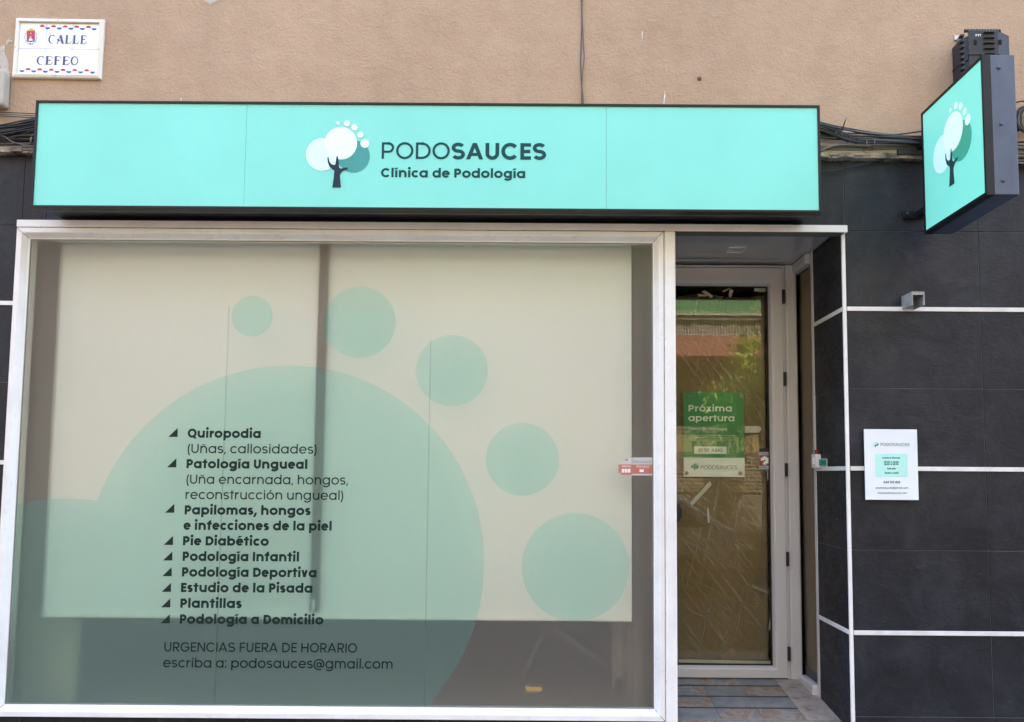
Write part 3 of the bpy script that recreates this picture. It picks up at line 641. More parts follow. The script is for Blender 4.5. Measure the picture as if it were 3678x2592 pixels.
L(m_plas, lift, mx.inputs[0]); bump(m_plas, vmax(vmax(s1, s2, 'ADD'), s3, 'ADD'), .5, .02)
b = MB(); nx, nz = 90, 260; X0, X1, Z0, Z1 = leafL+.1, xG1-.012, zGB+.004, zGT-.03
from mathutils import noise as mn
gv = []
for j in range(nz+1):
    for i in range(nx+1):
        x = X0+(X1-X0)*i/nx; z = Z0+(Z1-Z0)*j/nz
        # folds fan out from the taped corners
        f1 = math.atan2(z-Z1, x-(X0+.28)); f2 = math.atan2(z-Z0, x-X0-.42)
        k1 = math.exp(-abs(z-Z1)*1.3); k2 = math.exp(-abs(z-Z0)*1.6)
        h = .010*mn.noise(Vector((f1*9, 3.1, .5*z)))*k1 + .009*mn.noise(Vector((f2*9, 7.7, .5*z)))*k2 + .007*mn.noise(Vector((x*7+z*2.2, z*2.1, 1.3))) + .0035*abs(mn.noise(Vector((x*26+z*9, z*14, 4))))
        top = (Z1 if True else 0) - (.035*abs(math.sin((x-X0)*7.5)))*max(0,(j-nz*.96)/(nz*.04))
        gv.append((x, YD+.028+h, min(z, top)))
b.add(gv, [(j*(nx+1)+i, j*(nx+1)+i+1, (j+1)*(nx+1)+i+1, (j+1)*(nx+1)+i) for j in range(nz) for i in range(nx)], True)
b.build('plastic_film', m_plas, sh)
m_tape = mat('masking_tape', (.62,.58,.48), .6); m_tapew = mat('white_tape', (.66,.68,.64), .5)
z4 = lambda x, y: (2350+x/2.609, 780+y/2.609); zP = lambda x, y: (2350+x/2.696, 1300+y/2.696); zB_ = lambda x, y: (2200+x/2.338, 1900+y/2.338)
tapes = [([z4(443,695),z4(470,682),z4(556,738),z4(530,755)],0),([z4(412,722),z4(490,724),z4(488,742),z4(412,740)],0),([z4(640,688),z4(712,657),z4(716,668),z4(644,706)],0),
 ([z4(708,675),z4(742,682),z4(718,755),z4(694,738)],0),([z4(940,658),z4(1066,662),z4(1064,700),z4(936,694)],1),([zP(345,1360),zP(540,1150),zP(556,1190),zP(365,1392)],1),
 ([zP(880,620),zP(1018,618),zP(1040,645),zP(1015,682),zP(878,684)],1),([zP(510,1410),zP(526,1412),zP(538,1558),zP(518,1552)],1),([zP(1092,1035),zP(1122,1035),zP(1120,1145),zP(1094,1142)],1),
 ([zB_(1322,728),zB_(1355,735),zB_(1350,845),zB_(1310,842)],1),([zB_(1322,85),zB_(1338,85),zB_(1336,185),zB_(1318,182)],1),([zB_(555,1092),zB_(1345,1108),zB_(1348,1134),zB_(556,1120)],1),
 ([zB_(1170,462),zB_(1345,540),zB_(1345,562),zB_(1170,488)],2)]
m_tapeb = mat('tape_under_film', (.40,.34,.24), .7)
for i, (P, k) in enumerate(tapes):
    yy = YD+.0135-.0004*i; b = MB(); b.add([at(u,v_,yy) for u,v_ in P], [tuple(range(len(P)))]); b.build('tape_strip', (m_tape,m_tapew,m_tapeb)[k], sh)
# poster on the inside of the glass
ps = thing('opening_poster', 'green and white opening poster fixed to the door glass with suction cups', 'poster', (1.0, YD, 1.0))
m_pg = mat('poster_green', (.015,.27,.085), .4); m_pw = mat('poster_white', (.84,.92,.93), .4); m_pt = mat('poster_print_white', (.82,.88,.84), .4)
def dp(x, y): p = at(*zP(x, y), YD+.012); return (p.x, p.z)
PP = frame_y(YD+.0115)
(pa, pb_), (pc, pd_) = dp(280,290), dp(876,1113); zmid = dp(500,926)[1]
MB().box(pa, pc, YD+.0115, YD+.0125, zmid, pb_).build('poster_field', m_pg, ps); MB().box(pa, pc, YD+.0115, YD+.0125, pd_, zmid).build('poster_footer', m_pw, ps)
put_text('Próxima', .14, dp(332,477), dp(752,478), PP, 'lettering', m_pt, ps, cap=.042*.88)
put_text('apertura', .14, dp(330,571), dp(776,573), PP, 'lettering', m_pt, ps, cap=.042*.88)
put_text('Clínica de Podología', .11, dp(330,661), dp(700,662), PP, 'lettering', m_pt, ps)
for s, y, c in (('Estate atento a nuestros estados de WhatsApp,',717,785),('visita www.podosauces.com, y síguenos en',738,750),('Instagram @podosauces para más detalles.',760,762)):
    put_text(s, .06, dp(330,y), dp(c,y+1), PP, 'lettering', m_pt, ps)
a, c = dp(386,815), dp(700,889); flat([[(a[0],c[1]),(c[0],c[1]),(c[0],a[1]),(a[0],a[1])]], PP, 'date_label', m_pw, ps, .0006)
put_text('20 DE JULIO', .13, dp(425,866), dp(660,867), PP, 'lettering', m_ink, ps, base=.0014)
put_text('PODOSAUCES', .075, dp(450,1037), dp(801,1038), PP, 'lettering', m_dkteal, ps)
m_lg = mat('logo_green', (.10,.36,.27), .4)
lf = lambda x, y: dp(352+(x-206)*78/480, 975+(y-177)*76/497)
logo(lf, PP, ps, (m_lg, mat('logo_green_light', (.17,.47,.36), .4), m_teal, m_ink), d0=.0006)
m_cup = clear('suction_cup', (.9,.95,.92), 1.5, .1)
for (x, y) in ((325,330),(833,330),(311,1075),(831,1075)):
    q = dp(x, y); b = MB(); b.cyl((q[0],YD+.002,q[1]),(q[0],YD+.010,q[1]),.011,18); b.cyl((q[0],YD+.001,q[1]),(q[0],YD+.0018,q[1]),.005,12); b.build('suction_cup', m_cup if 0 else mat('grey_cup', (.22,.25,.23), .2), ps)
# sticker on the door glass
sk_ = thing('door_sticker', 'small red and white consumer arbitration sticker on the door glass', 'sticker', (1.2, YD, 1.0))
def dq(x, y): p = at(*zP(x, y), YD-.001); return (p.x, p.z)
PS = frame_y(YD-.0008); box2 = lambda f, a, b_, c, d: [f(a,d), f(c,d), f(c,b_), f(a,b_)]
flat([box2(dq,1015,838,1118,1040)], PS, 'sticker_sheet', mat('sticker_grey', (.36,.42,.46), .4), sk_, .0005)
flat([box2(dq,1016,838,1116,871)], PS, 'sticker_header', m_blackm, sk_, .0009); flat([box2(dq,1018,902,1117,1003)], PS, 'sticker_field', mat('sticker_red', (.28,.035,.02), .4), sk_, .0009)
arr = []
for k in range(6):
    t0 = math.radians(60*k+30)
    if k == 3: continue
    f = lambda a, r, t0=t0: dq(1068+(r*math.cos(t0)-a*math.sin(t0)), 953-(r*math.sin(t0)+a*math.cos(t0)))
    arr += [[f(-7,8),f(7,8),f(7,44),f(-7,44)], [f(-7,14),f(-20,28),f(-20,40),f(-7,28)], [f(7,14),f(20,28),f(20,40),f(7,28)]]
flat(arr, PS, 'sticker_emblem', m_pt, sk_, .0014)
for s, y, a, c in (('EMPRESA',887,1032,1104),('ADHERIDA',899,1032,1104),('ARBITRAJE',1021,1022,1116),('DE CONSUMO',1037,1022,1116)): put_text(s, .10, dq(a,y), dq(c,y), PS, 'lettering', m_ink, sk_, cap=.0032, base=.0010)
# ================= side window in the doorway ======================================================================
w2 = thing('side_window', 'narrow white framed window on the right side of the doorway', 'window', (xPil, .55, zSill))
zsB, zsT = atx(2935,2512,xPil-.02).z, zC-.002
FX2 = lambda s, t, d: (xPil-d, s, t)
ysA = yPin+.004; ysB = YD-.032
MB().box(xPil-.003, xPil+.02, yPin, yPin+.034, zsB, zsT).build('frame_jamb', m_alu_shade, w2, .002)
MB().box(xPil-.030, xPil+.02, yPin+.034, YD-.025, zsT-.062, zsT).build('frame_head', m_alu_shade, w2, .014, 4)
MB().box(xPil-.030, xPil+.02, yPin+.034, YD-.025, zsB, zsB+.062).build('frame_sill', m_alu_shade, w2, .014, 4)
b = MB(); b.box(dxR+.002, xPil-.001, YD-.030, YD+.05, zSill-.1, zC-.002); b.build('corner_post', m_alu_shade, w2, .016, 5)
MB().add([(xPil+.006,yPin+.02,zsB+.03),(xPil+.006,YD,zsB+.03),(xPil+.006,YD,zsT-.03),(xPil+.006,yPin+.02,zsT-.03)], [(3,2,1,0)]).build('side_glass', m_sideglass, w2, recalc=False)
m_warm = mat('ochre_board', (.52,.40,.12), .8)
MB().box(xPil+.03, xPil+.04, yPin-.02, YD+.05, zsB+.1, zsT-.05).build('inner_board', m_warm, w2)
b = MB(); fxs = fx; tiles(b, (ysA, YD-.03, GZ, zsB-.003), fx, -.3, .70); b.build('plinth_tiles', m_slate, w2)
# ================= downlight ======================================================================================
dl = thing('downlight', 'small square recessed lamp in the soffit above the doorway', 'lamp', (1, .3, zC))
q = [atz(*z4(x, y), zC-.002) for x, y in ((705,278),(872,278),(652,328),(820,328))]
lx0, lx1 = (q[0].x+q[2].x)/2, (q[1].x+q[3].x)/2; ly0, ly1 = q[0].y, q[2].y; print('downlight', lx0,lx1,ly0,ly1)
FZ = lambda s, t, d: (s, t, zC-d)
ring((lx0,lx1,ly0,ly1), [(0,.0005),(.002,.006),(.012,.007),(.014,.003),(.014,.0005)], FZ).build('lamp_frame', m_white, dl)
MB().add([FZ(lx0+.012,ly0+.012,.003),FZ(lx1-.012,ly0+.012,.003),FZ(lx1-.012,ly1-.012,.003),FZ(lx0+.012,ly1-.012,.003)], [(0,1,2,3)]).build('lamp_diffuser', mat('yellowed_diffuser', (.62,.60,.40), .5), dl)
# ================= fascia sign ====================================================================================
YS = -.195
fs = thing('fascia_sign', 'long mint green shop sign box with black frame and tree logo', 'sign', (0, YS, 2.4))
sx0, sx1 = PX(118,560,YS), PX(2948,560,YS); sz1 = PZ(1538,368,YS); sz0 = PZ(1538,754,YS)
PF = frame_y(YS); print('fascia', sx0, sx1, sz0, sz1, 'rear z', PZ(1538,806,0))
b = MB(); b.box(sx0+.03, sx1-.03, YS+.04, -.002, sz0+.012, sz1-.012); b.build('sign_body', m_black, fs, .001)
ring((sx0, sx1, sz0, sz1), [(0,-.045),(0,.0),(.0010,.0015),(.0115,.0015),(.0120,-.001),(.0120,-.045)], PF).build('sign_frame', m_black, fs)
x_a, x_b = PX(880,560,YS), PX(2178,560,YS)
for a, c in ((sx0+.011, x_a-.0006), (x_a+.0006, x_b-.0006), (x_b+.0006, sx1-.011)):
    MB().box(a, c, YS+.004, YS+.007, sz0+.011, sz1-.011).build('face_panel', m_mint, fs)
MB().box(sx0+.02, sx1-.02, YS+.008, YS+.03, sz0+.012, sz1-.012).build('panel_backing', m_black, fs)
MB().box(sx0+.02, sx1-.02, YS+.045, YS+.075, sz0+.006, sz0+.0115).build('bottom_rail', mat('dull_metal_rail', (.09,.085,.08), .5), fs)
for k in range(7):
    x_ = sx0+.35+k*(sx1-sx0-.7)/6; MB().cyl((x_,YS+.06,sz0+.0045),(x_,YS+.06,sz0+.0062),.0035,10).build('rail_screw', m_blackm, fs)
PF2 = frame_y(YS+.004); zl = lambda x, y: (lambda p: (p.x, p.z))(at(1000+x/2.087, 350+y/2.087, YS+.003))
logo(zl, PF2, fs, (m_pale, m_pale2, m_teal, m_navy))
put_text('PODO', .096, zl(773,458), zl(1284,461), PF2, 'lettering', m_dkteal, fs, cap=(131/2.087)*(DIST+YS)/F0)
put_text('SAUCES', .148, zl(1297,462), zl(2007,466), PF2, 'lettering', m_dkteal, fs, cap=(131/2.087)*(DIST+YS)/F0)
put_text('Clínica de Podología', .165, zl(768,596), zl(1850,603), PF2, 'lettering', m_dkteal, fs, cap=(71/2.087)*(DIST+YS)/F0)
# ================= projecting sign ================================================================================
bs = thing('projecting_sign', 'mint green box sign with tree logo projecting from the wall', 'sign', (2.1, -.12, 2.3))
yA = -.13; pA = at(3310,407,yA); xs_ = pA.x; pO = atx(3530.5,196,xs_); yO = pO.y
pA2 = atx(3321.4,841.9,xs_); pO2 = atx(3543.6,699,xs_); z1 = (pA.z+pO.z)/2; z0 = (pA2.z+pO2.z)/2
xe = PX(3642,196,yO); xe2 = PX(3663,699,yO); xe = (xe+xe2)/2
print('blade', xs_, xe, yA, yO, z0, z1, pA2, pO2)
m_side = mat('slate_blue_powder_coat', (.085,.105,.15), .42, spec=.5)
L(m_side, ramp(m_side, noise(m_side, coords(m_side,(1,1,.5)), 7, 5, .6, .5), [(.3,(.048,.066,.108)),(.7,(.080,.106,.160))]), bsdf(m_side).inputs['Base Color'])
b = MB(); b.box(xs_+.004, xe, yO, yA, z0, z1); b.build('sign_body', m_side, bs, .002)
FB = lambda s, t, d: (xs_-d, s, t)
ring((yO-.0005, yA, z0-.0005, z1+.0005), [(0,-.03),(0,.003),(.001,.004),(.013,.004),(.0135,.001),(.0135,-.03)], FB).build('sign_frame', m_black, bs)
MB().box(xs_-.0005, xs_+.003, yO+.0125, yA-.0125, z0+.0125, z1-.0125).build('face_panel', m_mint2, bs)
for (u, v_) in ((2850+1403/1.903,50+366/1.903),(2850+1421/1.903,50+751/1.903),(2850+1432/1.903,50+1137/1.903)):
    p = at(u, v_, yO); b = MB(); b.tube([(p.x,yO+.001,p.z),(p.x,yO-.003,p.z),(p.x,yO-.007,p.z)], .006, 10, rr=[.0085,.0085,.004]); b.build('bolt', m_side, bs)
# logo on the face: the same drawing, laid on the side plane
cL = (yO+yA)/2; 
def bf(x, y):
    # drawing box x 206..685 -> depth from near the wall to the street, y 170..674 -> height
    pz1 = atx(3410, 388, xs_).z; pz0 = atx(3410, 672, xs_).z
    ya = atx(2850+958/1.903, 50+1010/1.903, xs_).y; yb_ = atx(2850+1222/1.903, 50+860/1.903, xs_).y
    return (ya+(yb_-ya)*(x-206)/479, pz1 - (y-170)/504*(pz1-pz0))
logo(bf, lambda s, t, d: (xs_-.0005-d, s, t), bs, (m_pale_b, m_pale2_b, m_teal_b, m_navy_b))
for (u, v_) in ((3275,770),):
    p = at(u, v_, -.01); MB().box(PX(3240,770), PX(3318,770), -.014, 0, p.z-.020, p.z+.020).build('wall_plate', m_black, bs, .002)
    MB().box(xs_+.02, xs_+.05, yA, -.004, p.z-.016, p.z+.016).build('bracket_arm', m_black, bs, .002)
    MB().box(xs_+.02, xs_+.05, yA, -.004, z1-.14, z1-.108).build('bracket_arm', m_black, bs, .002)
    for uu in (3253, 3308): c_ = PX(uu,767); MB().tube([(c_,-.014,p.z),(c_,-.020,p.z),(c_,-.026,p.z)], .008, 8, rr=[.010,.010,.005]).build('bolt', m_blackm, bs)
# ================= street name sign ===============================================================================
st = thing('street_name_sign', 'white tiled street name plate reading CALLE CEFEO in cream frame', 'sign', (-2.4, -.03, 3.0))
zt = lambda x, y, yy=-.02: at(x/5.74, 50+y/5.74, yy)
A_, B_, C_, D_ = zt(330,90), zt(2148,120), zt(2105,1362), zt(265,1312)
cxs = (A_+B_+C_+D_)/4; hw = ((B_-A_).length+(C_-D_).length)/4; hh_ = ((A_-D_).length+(B_-C_).length)/4
rot = math.atan2((B_-A_).z, (B_-A_).x); ca, sa = math.cos(rot), math.sin(rot); print('street', cxs, hw, hh_, math.degrees(rot))
PT = lambda s, t, d: (cxs.x+s*ca-t*sa, -.012-d, cxs.z+s*sa+t*ca)
ring((-hw,hw,-hh_,hh_), [(0,0),(0,.010),(.004,.016),(.017,.020),(.0215,.018),(.022,.008),(.022,0)], PT).build('frame', m_cream, st, .0015)
m_gl = mat('glazed_tile', (.80,.82,.83), .12)
iw, ih = hw-.022, hh_-.022
for i in range(3):
    for j in range(2):
        a = -iw+i*2*iw/3+.0008; c = -iw+(i+1)*2*iw/3-.0008; e = -ih+j*ih+.0008; g_ = -ih+(j+1)*ih-.0008
        b = MB(); vs = [PT(a,e,.009),PT(c,e,.009),PT(c,g_,.009),PT(a,g_,.009),PT(a,e,.002),PT(c,e,.002),PT(c,g_,.002),PT(a,g_,.002)]
        b.add(vs, [(0,1,2,3),(0,4,5,1),(1,5,6,2),(2,6,7,3),(3,7,4,0)]); b.build('ceramic_tile', m_gl, st, .0008)
b = MB(); b.add([PT(-iw-.001,-ih-.001,.004),PT(iw+.001,-ih-.001,.004),PT(iw+.001,ih+.001,.004),PT(-iw-.001,ih+.001,.004)], [(0,1,2,3)]); b.build('tile_bed', m_grout_l, st)
# local drawing coords: invert the picture quad roughly (picture units -> plate units)
def tp(x, y):
    p = at(x/5.74, 50+y/5.74, -.021); dx, dz = p.x-cxs.x, p.z-cxs.z; return (dx*ca+dz*sa, -dx*sa+dz*ca)
m_tb = mat('glaze_blue', (.02,.12,.36), .15); m_tr = mat('glaze_crimson', (.42,.03,.10), .15); m_tn = mat('glaze_navy', (.045,.07,.20), .15); m_gold = mat('glaze_gold', (.62,.40,.10), .2); m_gy = mat('glaze_grey', (.30,.28,.27), .2)
def half(cx, cy, r, up):
    return [(cx+r*math.cos(a_), cy+(1 if up else -1)*r*.85*math.sin(a_)) for a_ in [math.pi*i/14 for i in range(15)]]
def semis(y0, y1, x0, x1, xs_red, xs_blue, r):
    for xs2, up, m_ in ((xs_red, 1, m_tr), (xs_blue, 0, m_tb)):
        for x in xs2:
            y = y0+(y1-y0)*(x-x0)/(x1-x0); c = tp(x, y); flat([half(c[0], c[1]+(.0006 if up else -.0006), r, up)], PT, 'half_circle', m_, st, .0098)
rr_ = 55/5.74*3.69/F0
semis(268, 290, 870, 1940, [870,1105,1345,1580,1823], [985,1225,1462,1700,1943], rr_)
semis(1155, 1185, 455, 1910, [580,820,1058,1300,1543,1787], [455,697,937,1178,1420,1663,1907], rr_)
def serif(ch, w=.045):
    S = []; T = .15; r = lambda p, ww: S.append((p,'r',ww)); q = lambda p, ww: S.append((p,'h',ww))
    if ch == 'C': r(arc(.33,.35,.26,.345,95,265,18), T*.8); r([(.31,.685),(.42,.67),(.53,.56)], w); r([(.31,.015),(.40,.02)], w); r([(.36,.62),(.45,.72)], w*.8); return S, .62
    if ch == 'A': q([(.34,.70),(.56,0)], T*1.15); q([(.32,.60),(.10,.03)], w); r([(.17,.22),(.45,.22)], w*1.2); q([(.10,.38),(.24,.24)], T*.7); r([(.02,.012),(.2,.012)], w*.7); r([(.46,.012),(.70,.012)], w*.7); return S, .72
    if ch in 'LEF':
        r([(.13,0),(.13,.70)], T); r([(.02,.69),(.24,.69)], w*.8)
        if ch in 'LE': r([(.02,.015),(.44,.015)], w); q([(.40,.03),(.55,.20)], w*.9)
        else: r([(.02,.015),(.24,.015)], w)
        if ch in 'EF': r([(.1,.685),(.42,.685)], w); q([(.42,.68),(.54,.53)], w*.9); r([(.15,.36),(.38,.36)], w*1.1); q([(.28,.42),(.38,.33)], w*1.5)
        return S, .60
    r(arc(.28,.35,.22,.335,85,275,18), T*.75); r(arc(.28,.35,.22,.335,-95,95,18), w*1.5); return S, .56
def put_serif(word, x0, x1, y0, y1, cap):
    polys = []; x = 0; k = 0
    for chn in word:
        Sx, ad = serif(chn)
        for pts_, kd, ww in Sx:
            hw_ = ww/2; Lp, Rp = [], []
            for i_, (a_, b_) in enumerate(pts_):
                p_ = pts_[max(i_-1,0)]; n_ = pts_[min(i_+1,len(pts_)-1)]; dx, dy = n_[0]-p_[0], n_[1]-p_[1]; l_ = math.hypot(dx,dy)
                if kd == 'h': q_ = hw_*l_/abs(dy); Lp.append((x+a_-q_,b_)); Rp.append((x+a_+q_,b_))
                else:
                    tp_ = hw_*(1 if ww < .1 or len(pts_) < 4 else (.35+.65*math.sin(math.pi*i_/(len(pts_)-1))))
                    Lp.append((x+a_-dy/l_*tp_, b_+dx/l_*tp_)); Rp.append((x+a_+dy/l_*tp_, b_-dx/l_*tp_))
            polys.append((k, Lp, Rp)); k += 1
        x += ad
    xs3 = [q[0] for _, a_, b_ in polys for q in a_+b_]; m0, m1 = min(xs3), max(xs3); p0, p1 = tp(x0,y0), tp(x1,y1); sc = (p1[0]-p0[0])/(m1-m0); b = MB()
    for k, A2, B2 in polys:
        n2 = len(A2); f = lambda q: PT(p0[0]+(q[0]-m0)*sc, p0[1]+(p1[1]-p0[1])*(q[0]-m0)/(m1-m0)+q[1]*cap/.7, .0098+(k%6)*.0001)
        b.add([f(q) for q in A2]+[f(q) for q in B2], [(i_,i_+1,n2+i_+1,n2+i_) for i_ in range(n2-1)])
    b.build('lettering', m_tn, st)
capS = 188/5.74*3.69/F0
put_serif('CALLE', 992, 1800, 606, 618, capS); put_serif('CEFEO', 752, 1608, 1043, 1052, capS)
# coat of arms: crowned red and blue shield with castle, ringed by a chain
q = lambda P: [tp(*p) for p in P]
flat([q([(552,350),(725,350),(720,540),(700,570),(640,580),(575,572),(552,545)])], PT, 'crest_shield', m_tr, st, .0098)
flat([q([(553,515),(722,515),(718,545),(700,570),(640,578),(575,572),(553,545)])], PT, 'crest_base', m_tb, st, .0101)
flat([q([(592,550),(605,510),(660,505),(685,550)])], PT, 'crest_rock', m_gl, st, .0104)
flat([q([(612,505),(618,470),(630,455),(645,455),(655,475),(660,505)]), q([(620,400),(640,380),(660,400),(640,420)])], PT, 'crest_castle', m_gold, st, .0107)
flat([q([(552,350),(575,318),(600,330),(618,298),(640,310),(645,282),(660,310),(680,296),(695,330),(722,318),(728,350)])], PT, 'crest_crown', m_gold, st, .0107)
ch_ = []
for k in range(22):
    t0 = math.radians(150+240*k/21); ch_.append(disc(*tp(638+125*math.cos(t0), 470-150*math.sin(t0)), .0026 if k%3 else .0034, n=10))
flat(ch_, PT, 'crest_chain', m_gy, st, .0099)
flat([disc(*tp(628,618), .0042, n=12)], PT, 'crest_pendant', mat('glaze_purple', (.14,.06,.20), .2), st, .0102)
for (x, y) in ((1224,145),(343,700),(2057,733),(1167,1283)):
    s_, t_ = tp(x, y); b = MB(); b.cyl(PT(s_,t_,.018), PT(s_,t_,.0215), .0032, 12); b.build('screw', m_steel, st)
# ================= opening hours plate ============================================================================
oh = thing('opening_hours_plate', 'white acrylic opening hours plate mounted on the slate wall', 'sign', (2, -.02, 1.2))
zo = lambda x, y: (lambda p: (p.x, p.z))(at(3050+x/5.057, 1500+y/5.057, -.022))
o0, o1 = zo(273,205), zo(1268,1495); MB().box(o0[0], o1[0], -.021, -.015, o1[1], o0[1]).build('plate', film('acrylic_white', (.70,.77,.81), .15), oh, .001)
PO = frame_y(-.0211); MB().box(o0[0]+.02, o1[0]-.02, -.015, -.002, o1[1]+.02, o0[1]-.02).build('spacer', m_white, oh)
cr_ = []
(a, c), (e, g_) = zo(478,1070), zo(1056,655)
for (px2, pz2, t0) in ((e-.006, g_-.006, 0), (a+.006, g_-.006, 90), (a+.006, c+.006, 180), (e-.006, c+.006, 270)):
    for k in range(7): t1 = math.radians(t0+15*k); cr_.append((px2+.006*math.cos(t1), pz2+.006*math.sin(t1)))
flat([cr_], PO, 'hours_panel', film('mint_panel', (.40,.78,.72), .2), oh, .0004)
for s, w, a, c, y, m_ in (('PODO',.075,572,790,511,m_dkteal),('SAUCES',.09,798,1098,513,m_teal),('Lunes a Viernes',.14,603,923,740,m_ink),('09:00 a 14:00',.14,633,897,818,m_ink),('16:00 a 20:00',.14,636,897,857,m_ink),
      ('Sábado',.14,690,848,936,m_ink),('10:00 a 14:00',.14,645,900,1016,m_ink),('624 123 424',.125,625,927,1187,m_dkteal),('podosauces@gmail.com',.085,485,1072,1288,m_dkteal),('www.podosauces.com',.085,515,1045,1380,m_dkteal)):
    put_text(s, w, zo(a,y), zo(c,y+1), PO, 'lettering', m_, oh, base=.0010)
logo(lambda x, y: zo(420+(x-206)*117/480, 425+(y-170)*110/504), PO, oh, (film('mint_leaf',(.36,.76,.72)), film('mint_leaf_pale',(.48,.80,.78)), m_teal, m_navy), d0=.0004)
# ================= alarm stickers on the window ===================================================================
al = thing('alarm_sticker', 'red and white alarm company stickers on the frosted glass edge', 'sticker', (1, 0, 1.2))
za = lambda x, y: gp(2180+x/3.703, 1600+y/3.703)
m_sw = tint('sticker_clear_white', (.6,.6,.58), (.72,.70,.68), .62); m_sr = tint('sticker_faded_red', (.8,.4,.35), (.58,.22,.17), .75); m_sg = tint('sticker_grey_print', (.3,.3,.3), (.16,.14,.14), .8)
flat([box2(za,333,157,617,398), box2(za,188,160,330,385)], PG, 'sticker_sheet', m_sw, al, .0005)
flat([box2(za,333,252,604,373), box2(za,152,250,330,365), box2(za,188,365,330,388)], PG, 'sticker_band', m_sr, al, .0010)
flat([box2(za,238,178,282,200)], PG, 'sticker_badge', m_sr, al, .0010)
flat([box2(za,433,317,489,352)]+[box2(za,198+40*k,308,232+40*k,358) for k in range(3)], PG, 'sticker_icon', m_white, al, .0018)
for s, w, a, c, y, m_, bs_ in (('Alarma',.13,348,417,222,m_sg,.0012),('Hogar / Negocio',.06,428,582,222,m_sg,.0012),('Alarma',.13,200,318,284,m_white,.0018),('Oferta especial',.12,387,565,281,m_white,.0018),('Condiciones aquí',.06,392,560,300,m_white,.0018)):
    put_text(s, w, za(a,y), za(c,y+1), PG, 'lettering', m_, al, base=bs_)
# ================= wall lamp ======================================================================================
zw = lambda x, y, yy=0.0: at(3230+x/14.707, 1020+y/14.707, yy)
wl = thing('wall_lamp', 'small grey metal cube lamp open at the bottom above the strip', 'lamp', (2.1, -.05, 1.8))
yw0 = -.105; a = zw(650,385,yw0); c = zw(1352,1105,yw0); m_lamp = mat('grey_cast_aluminium', (.33,.34,.345), .5, .2)
L(m_lamp, ramp(m_lamp, noise(m_lamp, coords(m_lamp), 30, 5), [(.3,(.24,.245,.25)),(.7,(.38,.39,.395))]), bsdf(m_lamp).inputs['Base Color'])
wx0, wx1, wz1, wz0 = a.x, c.x, a.z, c.z; yw0, th = yw0, .005
b = MB(); 
cut = wz1-.016
b.box(wx0, wx1, yw0, 0, wz1-th, wz1); b.box(wx0, wx0+th, yw0, 0, wz0, wz1-th); b.box(wx1-th, wx1, yw0, 0, wz0, wz1-th); b.box(wx0+th, wx1-th, yw0, yw0+th, cut, wz1-th); b.box(wx0+th, wx1-th, -.012, 0, wz0+.002, wz1-th)
b.build('lamp_housing', m_lamp, wl, .0008); MB().box(wx0+.012, wx1-.012, -.085, -.02, wz1-.022, wz1-.014).build('lamp_lens', mat('smoked_lens', (.05,.05,.045), .2), wl)
MB().cyl((wx0-.001,-.012,(wz0+wz1)/2+.004),(wx0+.001,-.012,(wz0+wz1)/2+.004),.0025,10).build('lamp_screw', m_blackm, wl)
# ================= doorbell / alarm switch with green tag on the pillar ===========================================
sb_ = thing('alarm_keypad', 'white rocker switch box on the doorway pillar edge', 'switch', (xPil, yPin, 1.2))
p = atx(2350+1565/2.696, 1300+958/2.696, xPil-.02); MB().box(xPil-.034, xPil-.004, p.y-.035, p.y+.03, p.z-.036, p.z+.036).build('switch_box', m_white, sb_, .003)
MB().box(xPil-.040, xPil-.032, p.y-.018, p.y+.010, p.z-.018, p.z+.020).build('switch_rocker', m_white, sb_, .002)
MB().box(xPil-.020, xPil-.006, p.y-.004, p.y+.02, p.z+.037, p.z+.060).build('indicator_lens', mat('red_lens', (.30,.01,.02), .2), sb_, .002)
gt = thing('green_tag', 'small green and white tag standing out beside the switch box', 'tag', (xPil, .2, 1.2))
za_, zb_ = at(2350+1592/2.696,1300+1010/2.696,.25), at(2350+1678/2.696,1300+937/2.696,.25)
MB().box(za_.x, zb_.x, .25, .254, za_.z, zb_.z).build('tag_sheet', m_white, gt, .0008)
MB().box(za_.x+.002, zb_.x-.006, .2485, .2497, za_.z+.003, zb_.z-.0025).build('tag_print', mat('tag_green', (.02,.20,.13), .4), gt)
w_ = zb_.x-za_.x; put_text('TIMBRE', .12, (za_.x+w_*.26, (za_.z+zb_.z)/2-.003), (za_.x+w_*.68, (za_.z+zb_.z)/2-.003), frame_y(.2484), 'lettering', m_ink, gt, cap=.0055)
# plugged hole in the tile of the return
p = atx(2350+1768/2.696, 1300+1538/2.696, xPil); tag(MB().tube([(xPil+.001,p.y,p.z),(xPil-.004,p.y,p.z),(xPil-.006,p.y,p.z)], .01, 14, rr=[.013,.013,.008]).build('wall_plug', m_blackm), 'small round dark plug on the slate pillar in the doorway', 'plug')
# ================= junction box above the projecting sign =========================================================
jb = thing('junction_box', 'black ribbed plastic telecom junction box high on the wall', 'junction box', (2.5, -.1, 3.0))
zj = lambda x, y, yy: at(3350+x/2.527, 60+y/2.527, yy)
jy = -.17; jl, jr = zj(248,150,-.09).x, zj(672,130,-.09).x; jt = zj(560,120,jy).z; jbt = jt-.42
a, c = zj(318,130,jy).x, zj(590,130,jy).x
outl = [(jl, -.012),(jl,-.10),(jl+.02,-.125),(a,jy),(c,jy),(jr-.012,-.125),(jr,-.10),(jr,-.012)]
FJ = lambda s, t, d: (s, t, d)
b = MB(); b.prism(outl, FJ, jbt, jt); b.build('box_body', m_blackm, jb, .004)
b = MB(); b.prism([(x_+(.004 if x_ > (jl+jr)/2 else -.004), y_-.004) for x_, y_ in outl], FJ, jt-.125, jt-.118); b.build('box_seam', m_blackm, jb, .001)
